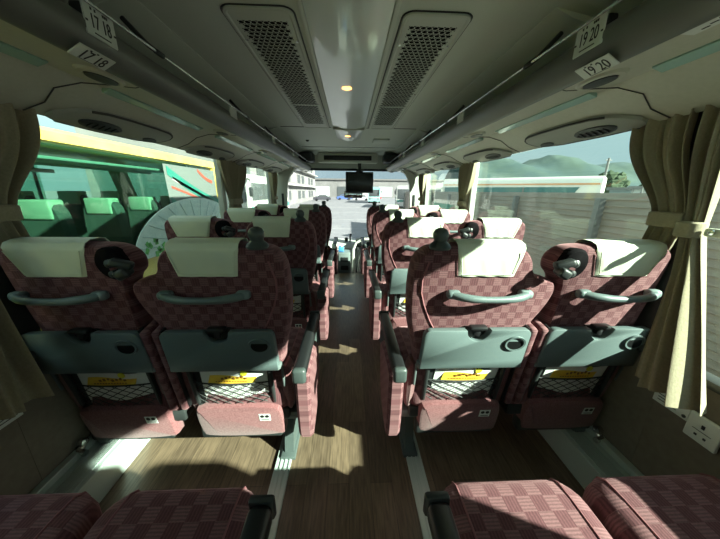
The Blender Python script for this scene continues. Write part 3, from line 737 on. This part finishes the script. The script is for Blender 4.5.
# dashboard and driver's desk
t = thing('dashboard', 'grey dashboard running under the windscreen at the front', 'dashboard', (0, 4.85, .28))
mb = MB(); mb.rings([[(x, y + .35, z) for y, z in ((-.32, -.45), (-.34, -.02), (-.28, .035), (-.10, .06), (.06, .08), (.09, -.45))] for x in (-1.15, 1.15)]); mb.build('top_panel', M['dash'], t)
mb = MB(); mb.box((.42, -.02, .085), (.60, .22, .16), .05, 4); mb.build('instrument_hood', M['dark'], t)
mb = MB(); mb.lathe([(.03, 0), (.034, .03), (.03, .07), (.0, .08)], (-.05, .22, .06), 14); mb.build('cup_holder', M['dark'], t)
mb = MB(); mb.tube([(.02, .22, .05), (.02, .21, .16), (.03, .20, .19)], .014, 8); mb.lathe([(0, -.02), (.022, -.015), (.022, .015), (0, .02)], (.03, .20, .19), 12); mb.build('microphone_stand', M['black'], t)
t = thing('steering_wheel', 'large dark steering wheel at the right front, beyond the seats', 'steering wheel', (.50, 4.62, .28))
mtx = Matrix.Rotation(R(28), 4, 'X')
mb = MB(); mb.tube([mtx @ Vector((.22 * math.cos(2 * PI * k / 32), .22 * math.sin(2 * PI * k / 32), .1)) for k in range(33)], .014, 8); mb.build('rim', M['black'], t)
mb = MB()
for a in (30, 150, 270): mb.tube([mtx @ Vector((0, 0, .08)), mtx @ Vector((.215 * math.cos(R(a)), .215 * math.sin(R(a)), .1))], .012, 6)
mb.lathe([(0, .06), (.06, .07), (.06, .1), (0, .11)], (0, 0, 0), 16, mtx); mb.tube([(0, 0, .05), (0, .2, -.35)], .035, 8); mb.build('hub', M['dark'], t)
t = thing('gear_lever', 'pale handrail and lever beside the driver area at the end of the aisle', 'lever', (.10, 4.4, -.85))
mb = MB(); mb.tube([(-.03, .1, 0), (-.03, .1, 1.15), (.02, .1, 1.27), (.14, .1, 1.33), (.30, .12, 1.33)], .022, 8); mb.tube([(.06, .05, 0), (.06, .05, .95), (.10, .06, 1.05), (.22, .08, 1.08)], .018, 8); mb.build('rail', M['conc'], t)
mb = MB(); mb.tube([(.02, .0, .7), (.05, -.02, 1.1), (.03, -.03, 1.18)], .012, 8); mb.lathe([(0, -.03), (.03, -.02), (.03, .02), (0, .03)], (.03, -.03, 1.19), 12); mb.box((.16, .05, 1.0), (.12, .12, .18), .03, 3); mb.build('knob', M['black'], t)
t = thing('control_cabinet', 'dark grey control cabinet with black slots at the end of the aisle', 'cabinet', (-.075, 4.42, -.85))
mb = MB(); mb.box((0, 0, .57), (.19, .32, 1.14), .015); mb.build('body', M['steel'], t)
for z in (1.04, .90, .76):
    mb = MB(); mb.box((0, -.162, z), (.12, .012, .07), .008, 3); mb.build('slot', M['black'], t)
mb = MB(); mb.box((-.33, 4.45, -.28), (.30, .36, 1.14), .02); tag(mb.build('cream_cabinet', M['conc']), 'pale cream cabinet at the end of the aisle, left of the dark control cabinet', 'cabinet')
t = thing('tissue_pack', 'small blue pack lying on the dark cabinet at the front', 'pack', (-.13, 4.42, .292))
mb = MB(); mb.box((0, 0, .04), (.09, .14, .075), .012, 3); mb.build('pack', M['bluep'], t)
mb = MB(); mb.box((.01, .0, .083), (.03, .06, .014), .004); mb.build('tissue', M['white'], t)
t = thing('rear_view_mirror', 'dark mirror unit hanging below the monitor at the windscreen', 'mirror', (.08, 5.2, 1.19))
mb = MB(); mb.box((0, 0, 0), (.34, .05, .13), .03, 3); mb.build('housing', M['dark'], t)
mb = MB(); mb.box((0, -.027, 0), (.30, .004, .10), .02, 3); mb.build('mirror_face', mat('mirror', (.7, .72, .72), .05, metal=1), t)
mb = MB(); mb.tube([(0, .02, .05), (0, .08, .28)], .012, 6); mb.build('stem', M['black'], t)

# ------------------------------------------------------------------ outside
GZ = -1.15
M['asphalt'] = noise_col(mat('asphalt', (.34, .34, .34), .85), (.17, .17, .175), (.21, .21, .213), 1.2)
mb = MB(); mb.box((0, 60, GZ - .05), (500, 400, .1)); struct(mb.build('ground', M['asphalt'], smooth=False))
M['mark'] = mat('road_paint', (.32, .32, .31), .7)
for i, y in enumerate((13, 18, 24, 32, 42)):
    mb = MB(); mb.box((-.5 + .4 * i, y, GZ + .004), (5 + i, .12 + .02 * i, .006)); tag(mb.build('road_marking', M['mark'], smooth=False), 'white painted line across the parking lot, ' + ('nearest the windscreen', 'second from the windscreen', 'third from the windscreen', 'fourth from the windscreen', 'farthest one')[i], 'marking', 'parking lines')

M['tint'] = glass('green_glass', (.56, .74, .66), .03)
M['tintdark'] = glass('teal_glass', (.25, .50, .48), .06)
M['byellow'] = noise_col(mat('bus_yellow', (.80, .62, .12), .35, coat=.4), (.58, .41, .07), (.66, .52, .13), 3)
M['bwhite'] = mat('bus_white', (.42, .42, .39), .4)
M['cwhite'] = mat('coach_white', (.72, .70, .62), .4)
M['teal'] = mat('teal_paint', (.02, .16, .12), .4)
M['bred'] = mat('bus_red', (.38, .06, .035), .45)
M['pale'] = noise_col(mat('pale_print', (.52, .60, .57), .5), (.47, .56, .53), (.58, .65, .61), 9)
M['field'] = mat('field_print', (.12, .14, .13), .5)
M['palerib'] = mat('pale_rib', (.36, .44, .42), .5)
M['darkint'] = mat('bus_interior', (.06, .07, .07), .8)
M['gcover'] = mat('seat_cover_pale', (.5, .53, .45), .6)
M['gseat'] = mat('bus_seat_grey', (.10, .10, .10), .85)
# neighbouring yellow bus, left
BX = -2.5; BW = 2.35; By0, By1 = -3.2, 5.75
NB = t = thing('parked_bus', 'yellow bus with green tinted windows parked close along the left side', 'bus', (BX, 0, GZ))
def g(z): return z - GZ
mb = MB(); mb.rings([[(x, y, g(z)) for x, z in ((0, 1.63), (-.02, 1.71), (-.12, 1.755), (-BW + .12, 1.755), (-BW + .02, 1.71), (-BW, 1.63), (-BW + .05, 1.60), (-.05, 1.60))] for y in (By0, By1 - .25, By1 - .02)]); mb.build('roof', M['byellow'], t)
for nm_, x in (('side_panel', 0), ('side_panel', -BW + .06)):
    mb = MB(); mb.box((x - .03, (By0 + By1) / 2, g(-.18)), (.06, By1 - By0, 1.36), .02); mb.build(nm_, M['byellow'], t)
mb = MB(); mb.box((-BW / 2, (By0 + By1) / 2, g(-.2)), (BW - .1, By1 - By0 - .1, .1)); mb.build('cabin_floor', M['darkint'], t)
for x in (-.28, -BW + .28):
    mb = MB(); mb.box((x, (By0 + By1 - 1.2) / 2, g(1.50)), (.40, By1 - By0 - 1.4, .03), .01); mb.box((x * 1.0 + (.2 if x < -1 else -.2), (By0 + By1 - 1.2) / 2, g(1.485)), (.03, By1 - By0 - 1.4, .05), .01); mb.build('inner_rack', M['palerib'], t)
mb = MB(); mb.box((-BW / 2, (By0 + By1) / 2, g(1.62)), (BW - .2, By1 - By0 - .6, .03)); mb.build('inner_ceiling', M['darkint'], t)
mb = MB(); mb.box((-BW / 2, By0 + .05, g(.6)), (BW - .1, .06, 2.0)); mb.build('rear_panel', M['darkint'], t)
mb = MB(); mb.box((-BW + .10, (By0 + By1) / 2, g(.70)), (.06, By1 - By0 - .6, .50)); mb.build('inner_wall', M['darkint'], t)
for x in (-.025, -BW + .025):
    mb = MB(); mb.box((x, (By0 + By1 - 1.0) / 2, g(1.05)), (.008, By1 - By0 - 1.15, 1.12)); mb.build('side_glass', M['tint'], t, smooth=False)
    for y in (-2.0, .4, 4.62):
        mb = MB(); mb.box((x - .012, y, g(1.05)), (.03, .05 if y < 4 else .03, 1.12)); mb.build('window_post', M['darkint'], t, smooth=False)
mb = MB(); mb.rings([[(x, y + dy, z) for dy, z in ((0, g(.45)), (-.08, g(1.0)), (-.22, g(1.62)), (-.06, g(1.62)), (.10, g(1.0)), (.16, g(.45)))] for x, y in ((-.0, By1 - .12), (-.07, By1 - .12))]); mb.build('front_pillar', M['byellow'], t)
mb = MB(); mb.quad((-.08, By1 + .02, g(.3)), (-BW + .08, By1 + .02, g(.3)), (-BW + .08, By1 - .2, g(1.6)), (-.08, By1 - .2, g(1.6))); mb.build('windscreen', M['tintdark'], t, smooth=False)
mb = MB(); mb.box((-BW / 2, By1 - .03, g(-.2)), (BW, .1, 1.1), .04); mb.build('front_panel', M['bred'], t)
mb = MB(); mb.tube([(-.1, By1 - .15, g(1.55)), (.12, By1 + .1, g(1.5)), (.14, By1 + .16, g(1.3))], .02, 6); mb.box((.13, By1 + .16, g(1.15)), (.14, .08, .32), .03, 3); mb.build('side_mirror', M['dark'], t)
# wrap print over the rear-view side window: white field with ribbons, pale fan
mb = MB(); mb.shell(lambda u, v: (.002, 4.05 + 1.42 * u - .06 * v, g(.35 + 1.23 * v)), 4, 4, lambda u, v: (.003, 0, 0)); wr = mb.build('printed_field', M['field'], t)
def ribbon(nm_, m_, y0, z0, y1, z1, w, bend):
    mb = MB(); mb.shell(lambda u, v: (.007, 4.05 + y0 + (y1 - y0) * u, g(z0 + (z1 - z0) * u + bend * math.sin(PI * u) + w * (v - .5))), 14, 2, lambda u, v: (.003, 0, 0)); mb.build(nm_, m_, wr)
ribbon('ribbon', M['teal'], .0, 1.50, 1.4, 1.02, .12, -.05); ribbon('ribbon', M['bred'], .05, 1.28, 1.4, .90, .03, .02); ribbon('ribbon', M['teal'], .0, 1.10, 1.3, .66, .08, -.05); ribbon('ribbon', M['bred'], .8, 1.55, 1.25, 1.38, .05, -.03); ribbon('ribbon', M['bwhite'], .1, 1.40, 1.4, .97, .05, .0)
mb = MB(); pts = [(.012, 4.62 + 1.45 * math.cos(R(a)), g(.42 + .70 * math.sin(R(a)))) for a in range(0, 181, 6)]
mb.rings([[Vector(p) for p in pts], [Vector(p) + Vector((.012, 0, 0)) for p in pts]]); fan = mb.build('printed_fan', M['pale'], t)
mb = MB()
for a in range(12, 180, 12): mb.tube([(.026, 4.62 + r_ * 1.4 * math.cos(R(a)), g(.42 + r_ * .67 * math.sin(R(a)))) for r_ in (.15, .6, 1)], .006, 4)
mb.build('fan_rib', M['palerib'], fan)
rnd = random.Random(2); mb = MB()
for i in range(16): mb.box((.03, 3.35 + rnd.random() * .55, g(.42 + rnd.random() * .2)), (.006, .07, .05), rot=(rnd.random() * 3, 0, 0))
mb.build('printed_leaves', M['greenp'], t)
mb = MB()
for i in range(9): mb.box((.032, 3.72 + rnd.random() * .42, g(.46 + rnd.random() * .22)), (.006, .11, .09), rot=(rnd.random() * 3, 0, 0))
mb.build('printed_flowers', mat('orange_print', (.75, .22, .06), .5), t)
# seats inside the neighbouring bus
def bseat(x, y, lab, h=1.13):
    t = thing('bus_chair', lab, 'seat', (x, y, -.145), group='seats inside the yellow bus')
    mb = MB(); mb.rings([[(xx, yy + d, zz) for xx, zz in [(p, q) for p, q in inset(chaikin([(-.22, .25), (.22, .25), (.24, 1.0), (.19, h + .145), (-.19, h + .145), (-.24, 1.0)], 2), i_)] for yy in (0,)] for i_, d in ((.03, 0), (0, .03), (0, .1), (.03, .13))]); mb.build('backrest', M['gseat'], t)
    mb = MB(); mb.box((0, .06, h + .06), (.30, .155, .19), .02, 3); mb.build('headrest_cover', M['gcover'], t)
    mb = MB(); mb.box((0, .32, .36), (.46, .44, .16), .04, 3); mb.build('cushion', M['gseat'], t)
    mb = MB(); mb.box((0, .3, .14), (.36, .36, .28), .02); mb.build('pedestal', M['darkint'], t)
places = ('first from the curtain', 'second from the curtain', 'third from the curtain', 'fourth from the curtain', 'by the printed fan')
for i in range(5):
    bseat(-3.0, 2.3 + .68 * i - .2, 'pale covered bus seat seen through the yellow bus window, near row, ' + places[i])
for i in range(4):
    bseat(-4.15, 2.9 + .72 * i, 'pale covered bus seat seen through the yellow bus window, far row, ' + places[i], 1.2)
mb = MB(); mb.shell(lambda u, v: (-1.3 + .03 * math.sin(u * 28), 4.95 + .35 * u - .25 * v, g(.75 + .78 * v)), 20, 4, lambda u, v: (.01, 0, 0)); mb.build('curtain', mat('green_curtain', (.35, .5, .25), .8), NB, label='green curtain inside the bus')

# slatted fence on the right
M['slat'] = noise_col(mat('fence_slat', (.20, .165, .135), .7), (.19, .16, .132), (.25, .21, .175), 4, stretch=(1, .3, 6))
M['fpost'] = mat('fence_post', (.15, .145, .135), .6)
t = thing('slatted_fence', 'tall brown slatted fence standing along the right side of the bus', 'fence', (4.0, 7, GZ))
for i in range(24):
    z = GZ + .06 + .098 * i
    mb = MB(); mb.box((.03, 0, z + .046 - GZ), (.014, 26, .106), .003, 1, rot=(0, R(13), 0)); mb.build('slat', M['slat'], t, smooth=False)
for i in range(10):
    mb = MB(); mb.box((-.03, -10.0 - .97 + 2.25 * i + 3.75 - .0, 1.16), (.11, .09, 2.34), .006); mb.box((-.072, -10.0 - .97 + 2.25 * i + 3.75, 1.95), (.015, .14, .10), .004); mb.build('post', M['fpost'], t)
# far white bus
t = thing('white_coach', 'white coach with a teal window band parked at an angle beyond the fence', 'bus', (8.0, 8.7, GZ), R(45))
mb = MB(); mb.rings([[(x, y, z) for x, z in ((0, .45), (0, 2.45), (0.02, 2.80), (.15, 2.95), (2.2, 2.95), (2.4, 2.80), (2.4, .45))] for y in (0, .15, 5.4)]); body = mb.build('body', M['cwhite'], t)
mb = MB(); mb.prism([(-.012, .55, 2.60), (-.012, 5.3, 2.60), (-.012, 5.3, 1.9), (-.012, .95, 1.9)], (.02, 0, 0)); mb.build('window_band', mat('teal_window', (.06, .15, .15), .12), t, smooth=False)
mb = MB(); mb.box((-.006, 2.7, 2.70), (.012, 5.3, .05)); mb.build('stripe', mat('orange_line', (.62, .30, .14), .5), t)
for y in (2.2, 4.0):
    mb = MB(); mb.box((-.020, y, 2.25), (.012, .05, .7)); mb.build('window_post', M['fpost'], t, smooth=False)
for y in (1.4, 4.4):
    mb = MB(); mb.lathe([(0, -.13), (.46, -.13), (.48, 0), (.46, .13), (0, .13)], (.10, y, .48), 18, Matrix.Rotation(PI / 2, 4, 'Y')); mb.build('wheel', M['black'], t)
# hills
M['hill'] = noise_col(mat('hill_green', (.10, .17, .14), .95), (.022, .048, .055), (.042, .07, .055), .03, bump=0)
def hill(name, x0, x1, d, h0, seed, lab, amp=.5):
    rnd = random.Random(seed); ph = [rnd.random() * 6 for _ in range(5)]
    n = 60; mb = MB()
    def H_(u): return h0 * (.55 + .2 * math.sin(u * 5 + ph[0]) + .14 * math.sin(u * 11 + ph[1]) + .07 * math.sin(u * 23 + ph[2]) + .04 * math.sin(u * 47 + ph[3]))
    mb.grid(lambda u, v: (x0 + (x1 - x0) * u + (v - .5) * 0, d[0] + (d[1] - d[0]) * u + (v - .5) * 160, GZ + max(0, H_(u) * math.sin(PI * v) ** 1.3 * (1 + .15 * math.sin(u * 60 + v * 9)))), n, 10)
    return struct(mb.build(name, M['hill']), lab, 'hills')
hill('hills', 160, 900, (420, 210), 56, 4, 'blue green wooded hills beyond the fence on the right')
# trees
M['leaf'] = noise_col(mat('tree_green', (.10, .17, .06), .9), (.02, .042, .016), (.045, .07, .028), 2.5)
M['bark'] = mat('bark', (.09, .07, .05), .9)
def tree(x, y, h, r_, lab, seed):
    rnd = random.Random(seed); t = thing('tree', lab, 'tree', (x, y, GZ), group='trees on the right horizon')
    mb = MB(); mb.tube([(0, 0, 0), (.05, 0, h * .3), (0, .05, h * .6)], [.22, .17, .1], 7); mb.build('trunk', M['bark'], t)
    mb = MB()
    for i in range(60):
        a = rnd.random() * 2 * PI; q = rnd.random() ** .5 * r_; z = h * (.35 + .6 * rnd.random()); q *= max(.25, 1 - abs(z / h - .55) * 1.2)
        b = bmesh.new(); bmesh.ops.create_icosphere(b, subdivisions=1, radius=r_ * (.22 + .14 * rnd.random()))
        for v in b.verts: v.co *= 1 + .35 * (rnd.random() - .5)
        mb.add(b, Matrix.Translation((q * math.cos(a), q * math.sin(a), z)))
    mb.build('crown', M['leaf'], t, smooth=False)
for i in range(11):
    tree(44 + 7.5 * i, 58 - 3.4 * i, 5.0 + (i * 37 % 10) * .14, 3.4, 'round green tree on the horizon beyond the white coach, ' + ('%s from the left' % ('first', 'second', 'third', 'fourth', 'fifth', 'sixth', 'seventh', 'eighth', 'ninth', 'tenth', 'eleventh')[i]), 20 + i)
# small buildings and poles on the right
def house(x, y, w, d, h, m_, lab, rz=0, roof=True, nwin=3):
    t = thing('building', lab, 'building', (x, y, GZ), rz)
    mb = MB(); mb.box((0, 0, h / 2), (w, d, h)); mb.build('walls', m_, t, smooth=False)
    mb = MB(); mb.box((0, 0, h + .12), (w + .5, d + .5, .24)); mb.build('roof', M['fpost'], t, smooth=False)
    for i in range(nwin):
        for z in ([h * .55] if h < 5 else [h * .3, h * .55, h * .8]):
            mb = MB(); mb.box((-w / 2 + w * (i + .5) / nwin, -d / 2 - .02, z), (w / nwin * .5, .08, min(1.2, h * .3))); mb.build('window', M['darkint'], t, smooth=False)
            mb = MB(); mb.box((-w / 2 - .02, -d / 2 + d * (i + .5) / nwin, z), (.08, d / nwin * .5, min(1.2, h * .3))); mb.build('window', M['darkint'], t, smooth=False)
    return t
house(27.5, 26.5, 3.2, 3.2, 2.75, mat('shed_blue', (.20, .25, .25), .6), 'pale blue grey shed beyond the fence, right of the white coach', R(45), nwin=2)
house(24.0, 21.4, 2.2, 2.4, 2.75, M['bwhite'], 'small white hut beyond the fence by the curtain', R(48), nwin=2)
for i, (x, y, h) in enumerate(((12.9, 14.0, 4.1), (20.0, 18.6, 4.2))):
    mb = MB(); mb.tube([(x, y, GZ), (x, y, GZ + h)], .05, 8); mb.tube([(x - .15, y, GZ + h - .1), (x + .15, y, GZ + h - .1)], .02, 6); tag(mb.build('pole', M['fpost']), 'thin grey pole against the hills, ' + ('left one' if i == 0 else 'right one beside the curtain'), 'pole', 'poles')

# scene ahead of the windscreen
M['bld'] = noise_col(mat('building_grey', (.42, .42, .40), .8), (.16, .16, .15), (.22, .215, .205), .4)
t = thing('apartment_block', 'grey building with balconies beyond the windscreen on the left', 'building', (-16, 55, GZ))
mb = MB(); mb.box((0, 0, 6), (12, 60, 12)); mb.build('walls', M['bld'], t, smooth=False)
for k in range(12):
    for z in (1.6, 4.6, 7.6, 10.4):
        mb = MB(); mb.box((6.03, -27 + 4.9 * k, z), (.12, 2.6, 1.5)); w_ = mb.build('window', M['darkint'] if (k + int(z)) % 3 else M['bwhite'], t, smooth=False)
for z in (3.3, 6.3, 9.2):
    mb = MB(); mb.box((6.5, 0, z), (1.0, 58, .2)); mb.build('balcony', M['bwhite'], t, smooth=False)
t = thing('warehouse', 'long low grey warehouse closing the far end of the parking lot', 'building', (2, 112, GZ))
mb = MB(); mb.box((0, 0, 3.2), (70, 8, 6.4)); mb.build('walls', M['bld'], t, smooth=False)
mb = MB(); mb.box((0, 0, 6.6), (72, 9, .5)); mb.build('roof', M['fpost'], t, smooth=False)
for k in range(8):
    mb = MB(); mb.box((-28 + 8 * k, -4.05, 2.2), (5, .1, 3.6)); mb.build('shutter', (M['darkint'], M['bwhite'], M['pale'])[k % 3], t, smooth=False)
def car(x, y, m_, lab, rz=0):
    t = thing('car', lab, 'car', (x, y, GZ), rz, group='cars in the parking lot')
    pr = [(-2.1, .3), (-2.15, .75), (-1.95, .95), (-1.2, 1.0), (-.6, 1.42), (.9, 1.45), (1.55, 1.0), (2.05, .9), (2.15, .6), (2.1, .3)]
    mb = MB(); mb.rings([[(a * (1 if abs(w) < .8 else .97), w, z) for a, z in pr] for w in (-.82, -.7, .7, .82)]); mb.build('body', m_, t)
    mb = MB(); mb.prism([(-1.05, -.83, 1.02), (-.58, -.83, 1.36), (.86, -.83, 1.38), (1.38, -.83, 1.02)], (0, 1.66, 0)); mb.build('windows', M['darkint'], t, smooth=False)
    for a in (-1.3, 1.3):
        for w in (-.76, .76):
            mb = MB(); mb.lathe([(0, -.1), (.3, -.1), (.32, 0), (.3, .1), (0, .1)], (a, w, .32), 16, Matrix.Rotation(PI / 2, 4, 'X')); mb.build('wheel', M['black'], t)
car(-6.5, 68, mat('car_dark', (.06, .06, .07), .3), 'dark car parked far ahead, left of the monitor', .1)
car(-1.4, 78, mat('car_blue', (.07, .12, .30), .3), 'blue car parked far ahead, behind the dark car', .2)
car(3.2, 74, mat('car_silver', (.45, .47, .48), .3), 'silver car parked far ahead below the monitor', .0)
car(7.5, 84, mat('car_red', (.4, .05, .05), .3), 'red car parked far ahead, right of the silver car', .0)
def coach(x, y, rz, m_, m2, lab, L_=10):
    t = thing('coach', lab, 'bus', (x, y, GZ), rz, group='coaches in the parking lot')
    mb = MB(); mb.rings([[(a, w, z) for a, z in ((-1.2, .35), (-1.22, 2.4), (-1.15, 3.1), (-1.0, 3.25), (1.0, 3.25), (1.15, 3.1), (1.22, 2.4), (1.2, .35))] for w in (0, .15, L_)]); mb.build('body', m_, t)
    mb = MB(); mb.box((0, -.01, 2.05), (2.1, .06, 1.35), .1, 3); mb.build('windscreen', M['darkint'], t)
    for a in (-1, 1):
        mb = MB(); mb.box((a * 1.21, L_ / 2, 2.3), (.05, L_ - .8, .95)); mb.build('side_windows', M['darkint'], t, smooth=False)
        mb = MB(); mb.box((a * 1.215, L_ / 2, 1.3), (.05, L_ - .3, .35)); mb.build('stripe', m2, t, smooth=False)
        mb = MB(); mb.box((a * .85, -.03, .85), (.35, .05, .2), .03); mb.build('headlamp', M['chrome'], t)
        for w in (2.2, L_ - 2.4):
            mb = MB(); mb.lathe([(0, -.15), (.48, -.15), (.5, 0), (.48, .15), (0, .15)], (a * 1.08, w, .5), 18, Matrix.Rotation(PI / 2, 4, 'Y')); mb.build('wheel', M['black'], t)
        mb = MB(); mb.tube([(a * 1.1, .1, 3.0), (a * 1.4, -.25, 2.9), (a * 1.42, -.3, 2.6)], .04, 6); mb.box((a * 1.42, -.3, 2.3), (.2, .12, .5), .05); mb.build('mirror', M['dark'], t)
    mb = MB(); mb.box((0, -.03, 1.1), (2.2, .05, .25), .02); mb.build('front_stripe', m2, t)
coach(8.0, 40, -.15, M['bwhite'], M['teal'], 'white and teal coach facing us beyond the windscreen, right of the monitor')
coach(11.4, 38, -.2, M['bwhite'], M['bred'], 'white and red coach parked right of the teal striped coach')
coach(5.2, 58, -.1, mat('coach_teal', (.25, .48, .46), .4), M['bwhite'], 'pale teal coach parked far ahead, left of the white coaches')
coach(-6.6, 15.5, .0, M['bwhite'], M['teal'], 'white coach ahead of the yellow bus, seen through the left front windows')

# ------------------------------------------------------------------ light
w = bpy.data.worlds.new('sky'); sc.world = w; w.use_nodes = True
nt = w.node_tree; N = nt.nodes; L = nt.links
bg = N['Background']; tc = N.new('ShaderNodeTexCoord'); sp = N.new('ShaderNodeSeparateXYZ'); L.new(tc.outputs['Generated'], sp.inputs[0])
rp = N.new('ShaderNodeValToRGB'); e = rp.color_ramp.elements
e[0].position = 0; e[0].color = (.46, .60, .66, 1); e[1].position = .6; e[1].color = (.60, .74, .84, 1)
L.new(sp.outputs[2], rp.inputs[0])
mp = N.new('ShaderNodeMapping'); mp.inputs['Scale'].default_value = (1, 1, 3.5); nz = N.new('ShaderNodeTexNoise'); nz.inputs['Scale'].default_value = 2.2; nz.inputs['Detail'].default_value = 6
L.new(tc.outputs['Generated'], mp.inputs[0]); L.new(mp.outputs[0], nz.inputs['Vector'])
r2 = N.new('ShaderNodeValToRGB'); r2.color_ramp.elements[0].position = .42; r2.color_ramp.elements[1].position = .72
L.new(nz.outputs[0], r2.inputs[0])
mx = N.new('ShaderNodeMix'); mx.data_type = 'RGBA'; L.new(r2.outputs[0], mx.inputs[0]); L.new(rp.outputs[0], mx.inputs[6]); mx.inputs[7].default_value = (.60, .70, .74, 1)
# brighter overcast glow on the sun's side (behind, right) and to the left, calmer blue ahead on the right
dt = N.new('ShaderNodeVectorMath'); dt.operation = 'DOT_PRODUCT'; dt.inputs[1].default_value = (-.80, -.50, .25); L.new(tc.outputs['Generated'], dt.inputs[0])
mr = N.new('ShaderNodeMapRange'); mr.inputs[1].default_value = -.7; mr.inputs[2].default_value = .6; mr.inputs[3].default_value = 1.25; mr.inputs[4].default_value = 2.2; L.new(dt.outputs['Value'], mr.inputs[0])
mm = N.new('ShaderNodeVectorMath'); mm.operation = 'SCALE'; L.new(mx.outputs[2], mm.inputs[0]); L.new(mr.outputs[0], mm.inputs['Scale'])
L.new(mm.outputs[0], bg.inputs[0]); bg.inputs[1].default_value = .24
sun = bpy.data.lights.new('sun', 'SUN'); sun.energy = 7.5; sun.angle = R(.9); sun.color = (1, .955, .86)
so = bpy.data.objects.new('sun', sun); COL.objects.link(so)
so.rotation_euler = Vector((-1.62, .92, -1)).to_track_quat('-Z', 'Y').to_euler()

# ------------------------------------------------------------------ camera
f = 272.0; rho = R(.6)
x = (349 - 360) / f; y = (269.5 - 191) / f
xr = x * math.cos(rho) - y * math.sin(rho); yr = x * math.sin(rho) + y * math.cos(rho)
th = math.atan(yr); psi = math.atan2(-xr, math.hypot(1, yr))
F = Vector((math.sin(psi) * math.cos(th), math.cos(psi) * math.cos(th), -math.sin(th)))
R0 = Vector((math.cos(psi), -math.sin(psi), 0)); U0 = Vector((math.sin(psi) * math.sin(th), math.cos(psi) * math.sin(th), math.cos(th)))
Rv = R0 * math.cos(rho) + U0 * math.sin(rho); Uv = -R0 * math.sin(rho) + U0 * math.cos(rho)
cam = bpy.data.cameras.new('camera'); co = bpy.data.objects.new('camera', cam); COL.objects.link(co)
m = Matrix((Rv, Uv, -F)).transposed().to_4x4(); m.translation = (0, 0, 1.25); co.matrix_world = m
cam.sensor_fit = 'HORIZONTAL'; cam.sensor_width = 36; cam.lens = f / 720 * 36; cam.clip_start = .02; cam.clip_end = 3000
sc.camera = co
sc.view_settings.view_transform = 'Standard'; sc.view_settings.look = 'None'; sc.view_settings.gamma = 1; sc.view_settings.use_curve_mapping = False
sc.view_settings.exposure = 1.98
sc.cycles.max_bounces = 10; sc.cycles.transparent_max_bounces = 16; sc.cycles.diffuse_bounces = 6
